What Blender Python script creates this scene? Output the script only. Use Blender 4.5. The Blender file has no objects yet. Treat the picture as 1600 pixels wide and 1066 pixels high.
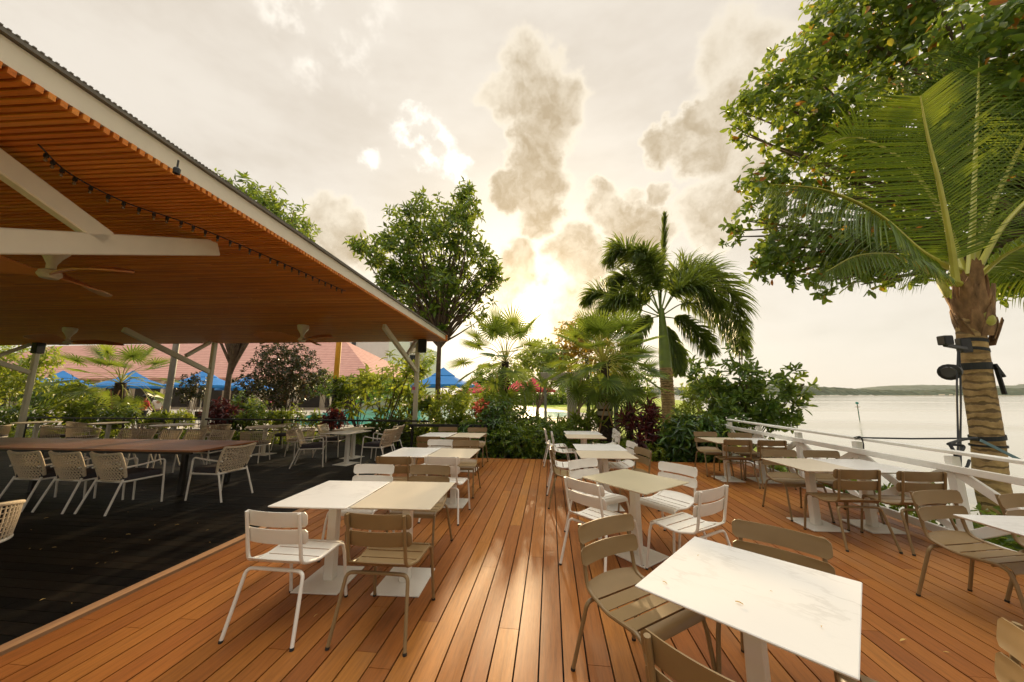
import bpy, bmesh, math, random
import numpy as np
from mathutils import Vector, Matrix

S = bpy.context.scene
C = S.collection
R = math.radians
random.seed(7)
RNG = np.random.default_rng(11)

# ------------------------------------------------------------------ camera
CAM_H = 1.65
PITCH, YAW, FPX = R(8.851), R(6.347), 533.0
cd = bpy.data.cameras.new("camera")
cd.sensor_width = 36.0
cd.lens = FPX / 1600 * 36.0
cd.clip_start = 0.05
cd.clip_end = 9000
cam = bpy.data.objects.new("camera", cd)
C.objects.link(cam)
cam.location = (0, 0, CAM_H)
cam.rotation_euler = (R(90) + PITCH, 0, YAW)
S.camera = cam
_fw = Vector((-math.sin(YAW) * math.cos(PITCH), math.cos(YAW) * math.cos(PITCH), math.sin(PITCH)))
_rt = Vector((math.cos(YAW), math.sin(YAW), 0))
_up = _rt.cross(_fw)
EYE = Vector((0, 0, CAM_H))


def ray(px, py):
    return _rt * ((px - 800) / FPX) - _up * ((py - 533) / FPX) + _fw


def at(px, py, Y):            # world point seen at a photo pixel, Y metres ahead
    d = ray(px, py)
    return EYE + d * (Y / d.y)


def onz(px, py, z):           # world point seen at a photo pixel on the height z
    d = ray(px, py)
    return EYE + d * ((z - CAM_H) / d.z)


# ------------------------------------------------------------------ exposure, sky, sun
S.view_settings.view_transform = 'Standard'
S.view_settings.look = 'None'
S.view_settings.gamma = 1.0
S.view_settings.exposure = 0.5
S.cycles.max_bounces = 8
S.cycles.transparent_max_bounces = 8
S.cycles.use_denoising = True

SUN_EL, SUN_AZ = R(13.5), R(-3.6)
SUN_DIR = Vector((math.sin(SUN_AZ) * math.cos(SUN_EL), math.cos(SUN_AZ) * math.cos(SUN_EL), math.sin(SUN_EL)))
sl = bpy.data.lights.new("sun", 'SUN')
sl.energy = 4.0
sl.angle = R(0.8)
sl.color = (1.0, 0.74, 0.42)
so = bpy.data.objects.new("sun", sl)
C.objects.link(so)
so.rotation_euler = (-SUN_DIR).to_track_quat('-Z', 'Y').to_euler()
so.location = (0, 0, 30)


class NT:
    """small helper that wires shader nodes"""
    def __init__(s, tree):
        s.t = tree

    def n(s, typ, **kw):
        nd = s.t.nodes.new(typ)
        for k, v in kw.items():
            if k.startswith('i_'):
                key = k[2:]
                key = int(key) if key.isdigit() else key.replace('_', ' ')
                if isinstance(v, bpy.types.NodeSocket):
                    s.t.links.new(v, nd.inputs[key])
                else:
                    nd.inputs[key].default_value = v
            else:
                setattr(nd, k, v)
        return nd

    def math(s, op, a, b=None, c=None, clamp=False):
        nd = s.t.nodes.new('ShaderNodeMath')
        nd.operation = op
        nd.use_clamp = clamp
        for i, v in enumerate((a, b, c)):
            if v is None:
                continue
            if isinstance(v, bpy.types.NodeSocket):
                s.t.links.new(v, nd.inputs[i])
            else:
                nd.inputs[i].default_value = v
        return nd.outputs[0]

    def mix(s, f, a, b, blend='MIX'):
        nd = s.t.nodes.new('ShaderNodeMix')
        nd.data_type = 'RGBA'
        nd.blend_type = blend
        for key, v in ((0, f), (6, a), (7, b)):
            if isinstance(v, bpy.types.NodeSocket):
                s.t.links.new(v, nd.inputs[key])
            else:
                nd.inputs[key].default_value = (*v, 1) if isinstance(v, tuple) and len(v) == 3 else v
        return nd.outputs[2]

    def ramp(s, f, stops, interp='LINEAR'):
        nd = s.t.nodes.new('ShaderNodeValToRGB')
        nd.color_ramp.interpolation = interp
        el = nd.color_ramp.elements
        while len(el) < len(stops):
            el.new(0.5)
        for e, (p, c) in zip(el, stops):
            e.position = p
            e.color = (*c, 1) if len(c) == 3 else c
        s.t.links.new(f, nd.inputs[0])
        return nd.outputs[0]

    def smooth(s, v, lo, hi):
        nd = s.t.nodes.new('ShaderNodeMapRange')
        nd.interpolation_type = 'SMOOTHSTEP'
        s.t.links.new(v, nd.inputs[0])
        nd.inputs[1].default_value = lo
        nd.inputs[2].default_value = hi
        return nd.outputs[0]

    def link(s, a, b):
        s.t.links.new(a, b)


def build_world():
    w = bpy.data.worlds.new("World")
    S.world = w
    w.use_nodes = True
    t = w.node_tree
    t.nodes.clear()
    q = NT(t)
    out = q.n('ShaderNodeOutputWorld')
    bg = q.n('ShaderNodeBackground')
    bg.inputs[1].default_value = 0.1
    q.link(bg.outputs[0], out.inputs[0])
    sky = q.n('ShaderNodeTexSky')
    sky.sky_type = 'NISHITA'
    sky.sun_disc = False
    sky.sun_elevation = SUN_EL
    sky.sun_rotation = SUN_AZ
    sky.air_density = 1.0
    sky.dust_density = 3.0
    tc = q.n('ShaderNodeTexCoord')
    d = q.n('ShaderNodeVectorMath', operation='NORMALIZE')
    q.link(tc.outputs['Generated'], d.inputs[0])
    D = d.outputs[0]
    # domain warp so that cloud outlines billow
    nz = q.n('ShaderNodeTexNoise', i_Scale=7.0, i_Detail=8.0, i_Roughness=0.6)
    q.link(D, nz.inputs['Vector'])
    sub = q.n('ShaderNodeVectorMath', operation='SUBTRACT')
    q.link(nz.outputs['Color'], sub.inputs[0])
    sub.inputs[1].default_value = (0.5, 0.5, 0.5)
    sc = q.n('ShaderNodeVectorMath', operation='SCALE')
    q.link(sub.outputs[0], sc.inputs[0])
    sc.inputs['Scale'].default_value = 0.17
    ad = q.n('ShaderNodeVectorMath', operation='ADD')
    q.link(D, ad.inputs[0])
    q.link(sc.outputs[0], ad.inputs[1])
    nn = q.n('ShaderNodeVectorMath', operation='NORMALIZE')
    q.link(ad.outputs[0], nn.inputs[0])
    W = nn.outputs[0]

    def blob(px, py, rpx, amp):
        v = ray(px, py)
        rad = rpx / FPX / v.length * 1.0
        v = v.normalized()
        dp = q.n('ShaderNodeVectorMath', operation='DOT_PRODUCT')
        q.link(W, dp.inputs[0])
        dp.inputs[1].default_value = v
        return q.math('MULTIPLY', q.smooth(dp.outputs['Value'], math.cos(rad * 1.35), math.cos(rad * .25)), amp)
    fld = None
    for a in [(835, 130, 62, .80), (860, 165, 62, .9), (815, 160, 48, .7), (835, 215, 42, 1), (830, 255, 42, 1), (838, 300, 44, 1), (845, 335, 40, .95), (793, 297, 34, .95),
              (805, 415, 46, 1), (790, 445, 38, .9), (905, 395, 44, .9), (925, 420, 34, .8), (935, 322, 30, .8), (965, 340, 34, .85), (1000, 362, 48, .95), (975, 370, 36, .9),
              (1030, 300, 24, .8), (1030, 222, 26, .8), (1060, 205, 26, .85), (1090, 185, 26, .8), (1110, 225, 46, .85), (1140, 170, 55, .75), (1150, 90, 60, .6), (1120, 330, 60, .75), (1095, 235, 40, .8),
              (1160, 270, 60, .7), (530, 370, 46, .8), (500, 350, 40, .65), (575, 392, 24, .6), (890, 480, 60, .75), (930, 465, 50, .7), (870, 505, 44, .7), (770, 150, 26, .5), (985, 300, 18, .55)]:
        b = blob(*a)
        fld = b if fld is None else q.math('MAXIMUM', fld, b)
    fine = q.n('ShaderNodeTexNoise', i_Scale=16.0, i_Detail=9.0, i_Roughness=0.62)
    q.link(D, fine.inputs['Vector'])
    val = q.math('ADD', fld, q.math('MULTIPLY', q.math('SUBTRACT', fine.outputs[0], 0.5), q.math('MULTIPLY_ADD', fld, 1.15, 0.2)))
    edge = q.smooth(val, 0.12, 0.50)
    core = q.smooth(val, 0.30, 0.95)
    broad = q.n('ShaderNodeTexNoise', i_Scale=2.6, i_Detail=7.0, i_Roughness=0.58)
    mpb = q.n('ShaderNodeMapping')
    mpb.inputs['Scale'].default_value = (1.0, 1.6, 3.2)
    q.link(D, mpb.inputs[0])
    q.link(mpb.outputs[0], broad.inputs['Vector'])
    wisp = None
    for a in [(650, 205, 34, .9), (680, 235, 34, .95), (705, 262, 26, .9), (580, 250, 26, .7), (470, 30, 90, .5), (560, 60, 80, .4)]:
        b = blob(*a)
        wisp = b if wisp is None else q.math('MAXIMUM', wisp, b)
    wisp = q.smooth(q.math('MULTIPLY', wisp, q.smooth(fine.outputs[0], 0.30, 0.7)), 0.12, 0.75)
    # glow of the veiled sun
    dp = q.n('ShaderNodeVectorMath', operation='DOT_PRODUCT')
    q.link(D, dp.inputs[0])
    dp.inputs[1].default_value = SUN_DIR
    sd = q.math('MAXIMUM', dp.outputs['Value'], 0.0)
    g1 = q.math('POWER', sd, 14.0)
    g2 = q.math('POWER', sd, 300.0)
    g3 = q.math('POWER', sd, 4000.0)
    sep = q.n('ShaderNodeSeparateXYZ')
    q.link(D, sep.inputs[0])
    high = q.smooth(sep.outputs[2], 0.0, 0.55)
    base = q.mix(high, (6.5, 6.0, 5.1), (6.0, 5.35, 4.5))
    base = q.mix(q.math('MULTIPLY', q.smooth(broad.outputs[0], 0.38, 0.66), 0.5), base, (7.4, 6.8, 5.9))
    base = q.mix(q.math('MULTIPLY', q.smooth(broad.outputs[0], 0.50, 0.30), 0.3), base, (5.0, 4.35, 3.45))
    glow = q.mix(q.math('MULTIPLY', g1, 0.95, clamp=True), base, (10.0, 8.9, 7.0))
    glow = q.mix(wisp, glow, (10.0, 9.3, 8.2))
    near = q.math('POWER', sd, 5.0)
    rimc = q.mix(near, (6.9, 6.2, 5.1), (8.8, 7.7, 5.9))
    corec = q.mix(g2, q.mix(near, (4.5, 3.75, 2.65), (3.9, 2.8, 1.45)), (6.4, 4.1, 1.5))
    col = q.mix(edge, glow, rimc)
    inner = q.n('ShaderNodeTexNoise', i_Scale=24.0, i_Detail=8.0, i_Roughness=0.6)
    q.link(W, inner.inputs['Vector'])
    core = q.math('MULTIPLY', core, q.math('MULTIPLY_ADD', q.smooth(inner.outputs[0], 0.30, 0.68), 0.42, 0.60))
    col = q.mix(core, col, corec)
    col = q.mix(q.math('MULTIPLY', g2, q.math('SUBTRACT', 1.0, q.math('MULTIPLY', core, 0.75))), col, (15.0, 12.6, 8.0))
    col = q.mix(q.math('MULTIPLY', g3, 1.0, clamp=True), col, (140.0, 100.0, 48.0))
    # added fill light from the unseen sky: strong overhead, weaker behind the camera
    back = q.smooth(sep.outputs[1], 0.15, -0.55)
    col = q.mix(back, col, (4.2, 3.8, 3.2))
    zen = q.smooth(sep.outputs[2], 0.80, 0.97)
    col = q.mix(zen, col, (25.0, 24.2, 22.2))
    # thin blue of the clear sky still comes through the veil
    col = q.mix(0.08, col, sky.outputs[0])
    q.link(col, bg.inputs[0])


build_world()


# ------------------------------------------------------------------ materials
def mat(name, build):
    m = bpy.data.materials.new(name)
    m.use_nodes = True
    t = m.node_tree
    q = NT(t)
    p = t.nodes['Principled BSDF']
    build(q, p, t.nodes['Material Output'])
    return m


def noise(q, scale, detail=4.0, rough=0.55, coord='Object', stretch=None):
    tc = q.n('ShaderNodeTexCoord')
    v = tc.outputs[coord]
    if stretch:
        mp = q.n('ShaderNodeMapping')
        mp.inputs['Scale'].default_value = stretch
        q.link(v, mp.inputs[0])
        v = mp.outputs[0]
    nz = q.n('ShaderNodeTexNoise', i_Scale=scale, i_Detail=detail, i_Roughness=rough)
    q.link(v, nz.inputs['Vector'])
    return nz.outputs[0]


def bump(q, p, h, strength=0.3, dist=0.01):
    b = q.n('ShaderNodeBump', i_Strength=strength, i_Distance=dist)
    q.link(h, b.inputs['Height'])
    q.link(b.outputs[0], p.inputs['Normal'])


def plain(name, col, rough=0.5, metal=0.0, var=0.12, scale=6.0, spec=0.5):
    def f(q, p, o):
        nz = noise(q, scale, 5.0)
        c2 = tuple(max(0, x * (1 - var)) for x in col)
        c1 = tuple(min(1, x * (1 + var)) for x in col)
        q.link(q.ramp(nz, [(0.3, c2), (0.7, c1)]), p.inputs['Base Color'])
        p.inputs['Roughness'].default_value = rough
        p.inputs['Metallic'].default_value = metal
        p.inputs['Specular IOR Level'].default_value = spec
    return mat(name, f)


def planks(name, ramp_stops, stretch, rough, stain=None, spec=0.5, grain=0.35):
    def f(q, p, o):
        geo = q.n('ShaderNodeNewGeometry')
        per = q.ramp(geo.outputs['Random Per Island'], ramp_stops)
        g = noise(q, 9.0, 6.0, 0.65, stretch=stretch)
        g2 = noise(q, 40.0, 4.0, 0.6, stretch=stretch)
        col = q.mix(q.math('MULTIPLY', q.smooth(g, 0.35, 0.75), grain), per, (0.0, 0.0, 0.0), 'MIX')
        col = q.mix(q.math('MULTIPLY', q.smooth(g2, 0.45, 0.8), grain * 0.6), col, (0.9, 0.6, 0.3), 'MULTIPLY')
        if stain:
            st = noise(q, stain[0], 6.0, 0.6)
            col = q.mix(q.math('MULTIPLY', q.smooth(st, 0.52, 0.74), stain[2]), col, stain[1])
        q.link(col, p.inputs['Base Color'])
        rr = q.math('MULTIPLY_ADD', g2, 0.25, rough - 0.12)
        q.link(rr, p.inputs['Roughness'])
        p.inputs['Specular IOR Level'].default_value = spec
        bump(q, p, g2, 0.25, 0.003)
    return mat(name, f)


def leaf(name, stops, rough=0.42, trans=0.35, tcol=(0.55, 0.62, 0.08), spec=0.45):
    def f(q, p, o):
        geo = q.n('ShaderNodeNewGeometry')
        col = q.ramp(geo.outputs['Random Per Island'], stops)
        nz = noise(q, 1.3, 3.0)
        col = q.mix(q.smooth(nz, 0.35, 0.7), q.mix(1.0, col, (0.72, 0.80, 0.75), 'MULTIPLY'), col)
        q.link(col, p.inputs['Base Color'])
        p.inputs['Roughness'].default_value = rough
        p.inputs['Specular IOR Level'].default_value = spec
        tr = q.n('ShaderNodeBsdfTranslucent')
        q.link(q.mix(0.55, q.mix(1.0, col, (2.6, 2.2, 1.0), 'MULTIPLY'), tcol), tr.inputs[0])
        ms = q.n('ShaderNodeMixShader')
        ms.inputs[0].default_value = trans
        q.link(p.outputs[0], ms.inputs[1])
        q.link(tr.outputs[0], ms.inputs[2])
        q.link(ms.outputs[0], o.inputs[0])
    return mat(name, f)


def bark(name, c1, c2, scale=6.0, stretch=(1, 1, 1), rough=0.85, bs=0.6):
    def f(q, p, o):
        nz = noise(q, scale, 7.0, 0.65, stretch=stretch)
        q.link(q.ramp(nz, [(0.32, c1), (0.68, c2)]), p.inputs['Base Color'])
        p.inputs['Roughness'].default_value = rough
        bump(q, p, nz, bs, 0.02)
    return mat(name, f)


M = {}
M['deck'] = planks("deck_timber", [(0.0, (.255, .080, .016)), (0.2, (.36, .130, .024)), (0.4, (.305, .100, .019)), (0.6, (.42, .165, .030)), (0.8, (.34, .116, .021)), (1.0, (.27, .086, .017))],
                   (6.0, 0.35, 6.0), 0.47, (1.1, (.26, .14, .07), .40), 0.35, .36)
M['deck_edge'] = planks("weathered_edge_timber", [(0.0, (.42, .22, .10)), (1.0, (.50, .27, .13))], (6.0, 0.35, 6.0), 0.55, (2.0, (.36, .26, .17), .6))
M['black_deck'] = planks("black_stained_timber", [(0.0, (.004, .0035, .003)), (0.5, (.008, .0065, .005)), (1.0, (.015, .011, .007))],
                         (0.35, 6.0, 6.0), 0.55, (1.6, (.028, .021, .013), .5), 0.12, .3)
M['slat'] = planks("cedar_slats", [(0.0, (.60, .165, .018)), (0.3, (.78, .26, .030)), (0.6, (.68, .205, .023)), (1.0, (.86, .33, .05))], (0.25, 7.0, 7.0), 0.5, None, 0.3, .35)
M['roof_sheet'] = plain("roof_sheet_metal", (.16, .145, .115), 0.5, 0.2)
M['cream_steel'] = plain("cream_painted_steel", (.74, .68, .54), 0.42, 0, .05, 3)
M['white_coat'] = plain("white_powder_coat", (.80, .76, .68), 0.38, 0, .03, 8)
M['tan_coat'] = plain("tan_powder_coat", (.25, .163, .072), 0.40, 0, .06, 8)
M['rubber'] = plain("black_rubber", (.015, .015, .015), 0.7)
M['white_pole'] = plain("white_pedestal_paint", (.78, .75, .67), 0.42, 0, .04, 5)


def marble(q, p, o):
    a = noise(q, 2.2, 8.0, 0.6, stretch=(1.0, 2.2, 1.0))
    v = q.math('ABSOLUTE', q.math('SUBTRACT', a, 0.5))
    vein = q.math('SUBTRACT', 1.0, q.smooth(v, 0.0, 0.035))
    b = noise(q, 1.3, 3.0)
    col = q.mix(q.math('MULTIPLY', q.math('MULTIPLY', vein, q.smooth(b, 0.42, 0.62)), 0.40), (.735, .71, .67), (.45, .42, .37))
    q.link(col, p.inputs['Base Color'])
    p.inputs['Roughness'].default_value = 0.32


M['marble'] = mat("white_marble_laminate", marble)
M['beige_top'] = plain("beige_laminate", (.62, .52, .38), 0.36, 0, .04, 3)
M['olive_top'] = plain("olive_beige_laminate", (.50, .43, .29), 0.34, 0, .05, 3)
M['wood_top'] = planks("brown_table_wood", [(0, (.30, .115, .045)), (1, (.38, .15, .06))], (0.4, 6, 6), 0.38, None, .5, .35)
M['dark_metal'] = plain("dark_brown_metal", (.018, .015, .012), 0.5)
M['black_metal'] = plain("black_metal", (.012, .012, .012), 0.45)
M['rope'] = plain("beige_rope_weave", (.60, .50, .36), 0.8, 0, .18, 60)
M['cushion'] = plain("charcoal_cushion_fabric", (.045, .040, .045), 0.9, 0, .2, 40)
M['fan_blade'] = plain("fan_blade_wood", (.62, .25, .08), 0.4, 0, .1, 5)
M['fan_white'] = plain("fan_cream_plastic", (.72, .62, .47), 0.4)
M['black_plastic'] = plain("black_plastic", (.010, .010, .011), 0.45)
M['glass_bulb'] = plain("amber_bulb_plastic", (.16, .10, .05), 0.2)
M['fence'] = plain("white_fence_paint", (.88, .86, .80), 0.45, 0, .07, 4)
M['soil'] = plain("garden_soil", (.045, .032, .020), 0.95, 0, .4, 9)
M['paving'] = plain("cream_pool_paving", (.62, .54, .42), 0.7, 0, .1, 2)
M['lampgrey'] = plain("grey_pole_paint", (.30, .29, .26), 0.5)
M['yellow'] = plain("yellow_paint", (.80, .42, .03), 0.5)
M['concrete'] = plain("beige_concrete", (.42, .37, .29), 0.85, 0, .15, 5)
M['bamboo'] = plain("bamboo_prop", (.48, .28, .12), 0.6, 0, .15, 8)
M['rope_dark'] = plain("dark_cable", (.012, .014, .016), 0.6)
M['strap_blue'] = plain("blue_grey_strap", (.13, .22, .26), 0.6)
M['blue_fabric'] = plain("blue_parasol_fabric", (.015, .20, .55), 0.7, 0, .08, 2)
M['red_fabric'] = plain("red_parasol_fabric", (.62, .045, .07), 0.7, 0, .1, 2)
M['wall_white'] = plain("white_render_wall", (.70, .74, .72), 0.8, 0, .04, 1)
M['wall_cream'] = plain("cream_render_wall", (.62, .54, .42), 0.8, 0, .06, 1)
M['dark_glass'] = plain("dark_window_glass", (.03, .035, .04), 0.1, 0, .1, 1, 0.6)
M['dark_interior'] = plain("dark_shaded_interior", (.030, .024, .018), .7, 0, .3, 1)
M['skin'] = plain("skin", (.42, .24, .15), 0.5)
M['hair'] = plain("dark_hair", (.02, .014, .010), 0.6)
M['shirt_red'] = plain("red_cloth", (.55, .03, .04), 0.85)
M['shirt_white'] = plain("white_cloth", (.70, .68, .64), 0.85)
M['shirt_pink'] = plain("pink_cloth", (.70, .16, .28), 0.85)
M['trousers'] = plain("dark_cloth", (.04, .04, .05), 0.9)
M['dry_leaf'] = plain("dry_yellow_leaf", (.62, .42, .14), 0.7, 0, .3, 30)
M['flower'] = plain("coral_flower", (.72, .13, .06), 0.6, 0, .2, 20)
M['flower_white'] = plain("cream_flower", (.78, .70, .50), 0.6, 0, .1, 20)


def tiles(q, p, o):
    tc = q.n('ShaderNodeTexCoord')
    w = q.n('ShaderNodeTexWave', wave_type='BANDS', bands_direction='Z', i_Scale=1.15, i_Distortion=0.25, i_Detail=2.0)
    q.link(tc.outputs['Object'], w.inputs['Vector'])
    nz = noise(q, 1.5, 5.0)
    col = q.ramp(nz, [(0.3, (.54, .26, .21)), (0.7, (.66, .35, .28))])
    col = q.mix(q.math('MULTIPLY', q.smooth(w.outputs['Fac'], 0.7, 1.0), 0.6), col, (.22, .07, .05))
    q.link(col, p.inputs['Base Color'])
    p.inputs['Roughness'].default_value = 0.7
    bump(q, p, w.outputs['Fac'], 0.6, 0.05)


M['tiles'] = mat("red_roof_tiles", tiles)


def grass(q, p, o):
    a = noise(q, 0.35, 5.0)
    b = noise(q, 14.0, 4.0)
    col = q.ramp(a, [(0.3, (.24, .33, .02)), (0.7, (.36, .44, .03))])
    col = q.mix(q.math('MULTIPLY', b, 0.4), col, (.15, .22, .012))
    q.link(col, p.inputs['Base Color'])
    p.inputs['Roughness'].default_value = 0.9
    bump(q, p, b, 0.6, 0.04)


M['grass'] = mat("lawn_grass", grass)


def sea(q, p, o):
    a = noise(q, 0.5, 4.0, 0.55, stretch=(0.5, 1.6, 1))
    b = noise(q, 3.0, 4.0, 0.6, stretch=(0.6, 1.5, 1))
    c = noise(q, 0.016, 3.0, 0.5, stretch=(0.35, 2.2, 1))
    q.link(q.ramp(c, [(0.35, (.36, .35, .29)), (0.7, (.42, .41, .35))]), p.inputs['Base Color'])
    q.link(q.math('MULTIPLY_ADD', q.smooth(c, 0.5, 0.62), 0.12, 0.10), p.inputs['Roughness'])
    p.inputs['IOR'].default_value = 1.33
    h = q.math('ADD', q.math('MULTIPLY', a, 1.0), q.math('MULTIPLY', b, 0.35))
    bump(q, p, h, 0.06, 0.06)


M['sea'] = mat("sea_water", sea)


def poolw(q, p, o):
    a = noise(q, 1.2, 3.0)
    q.link(q.ramp(a, [(0.35, (.02, .36, .30)), (0.65, (.06, .50, .42))]), p.inputs['Base Color'])
    p.inputs['Roughness'].default_value = 0.12
    bump(q, p, noise(q, 4.0, 3.0), 0.3, 0.03)


M['pool'] = mat("pool_water", poolw)
M['forest'] = leaf("far_forest_leaf", [(0, (.018, .045, .016)), (1, (.05, .09, .03))], .8, .05)
M['almond'] = leaf("sea_almond_leaf", [(0, (.030, .070, .008)), (.45, (.065, .145, .014)), (.8, (.14, .24, .026)), (.965, (.27, .31, .035)), (.985, (.5, .09, .02)), (1, (.5, .09, .02))], .32, .40)
M['tree'] = leaf("broad_tree_leaf", [(0, (.018, .052, .006)), (.5, (.055, .125, .010)), (1, (.16, .27, .022))], .38, .36)
M['hedge'] = leaf("hedge_leaf", [(0, (.016, .046, .006)), (.5, (.060, .125, .010)), (1, (.22, .29, .025))], .30, .36)
M['lime'] = leaf("lime_leaf", [(0, (.10, .17, .02)), (.5, (.19, .26, .03)), (1, (.32, .36, .06))], .4, .42)
M['deep'] = leaf("deep_green_leaf", [(0, (.012, .044, .007)), (.6, (.042, .105, .014)), (1, (.12, .22, .026))], .28, .28)
M['bronze'] = leaf("bronze_red_leaf", [(0, (.006, .014, .003)), (.62, (.015, .030, .006)), (.86, (.035, .030, .012)), (1, (.22, .065, .035))], .4, .12, (.3, .3, .06))
M['maroon'] = leaf("maroon_leaf", [(0, (.035, .010, .012)), (.6, (.08, .016, .020)), (1, (.22, .05, .05))], .32, .25, (.5, .08, .08))
M['orange_leaf'] = leaf("gold_green_leaf", [(0, (.10, .10, .02)), (.5, (.20, .17, .03)), (1, (.34, .22, .04))], .45, .45, (.7, .45, .06))
M['fanleaf'] = leaf("fan_palm_leaf", [(0, (.030, .075, .008)), (.5, (.07, .135, .012)), (1, (.15, .22, .022))], .40, .36)
M['sealeaf'] = leaf("sea_lettuce_leaf", [(0, (.03, .075, .014)), (.5, (.07, .14, .022)), (1, (.16, .25, .045))], .3, .32)
M['foxleaf'] = leaf("foxtail_leaf", [(0, (.036, .075, .012)), (.6, (.08, .135, .020)), (1, (.15, .21, .035))], .4, .34)
M['coconut'] = leaf("coconut_leaf", [(0, (.028, .065, .005)), (.5, (.055, .11, .007)), (1, (.12, .18, .011))], .42, .25, (.55, .62, .03), .3)
M['petiole'] = plain("yellow_green_stalk", (.42, .40, .07), 0.45, 0, .15, 4)
M['crownshaft'] = plain("green_crownshaft", (.20, .27, .06), 0.45, 0, .2, 3)
M['bark'] = bark("tree_bark", (.07, .045, .028), (.20, .14, .09))
M['palm_dark'] = bark("fibrous_palm_bark", (.018, .012, .008), (.085, .055, .032), 14, (1, 1, 1.6), .95, 1.0)


def ringbark(q, p, o):
    tc = q.n('ShaderNodeTexCoord')
    w = q.n('ShaderNodeTexWave', wave_type='BANDS', bands_direction='Z', i_Scale=3.0, i_Distortion=5.0, i_Detail=4.0, i_Detail_Scale=1.8)
    q.link(tc.outputs['Object'], w.inputs['Vector'])
    nz = noise(q, 7.0, 7.0, 0.65)
    col = q.ramp(nz, [(0.3, (.24, .145, .055)), (0.7, (.54, .37, .17))])
    part_ = q.smooth(noise(q, 2.4, 5.0), 0.36, 0.60)
    scar = q.math('MULTIPLY', q.smooth(w.outputs['Fac'], 0.60, 0.95), part_)
    col = q.mix(q.math('MULTIPLY', scar, 0.8), col, (.085, .055, .028))
    q.link(col, p.inputs['Base Color'])
    p.inputs['Roughness'].default_value = 0.85
    h = q.math('ADD', nz, q.math('MULTIPLY', scar, -0.7))
    bump(q, p, h, 0.5, 0.02)


M['ringbark'] = mat("ringed_coconut_bark", ringbark)
M['husk'] = bark("dry_palm_husk", (.10, .055, .028), (.38, .22, .11), 9, (1, 1, .35))


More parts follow.
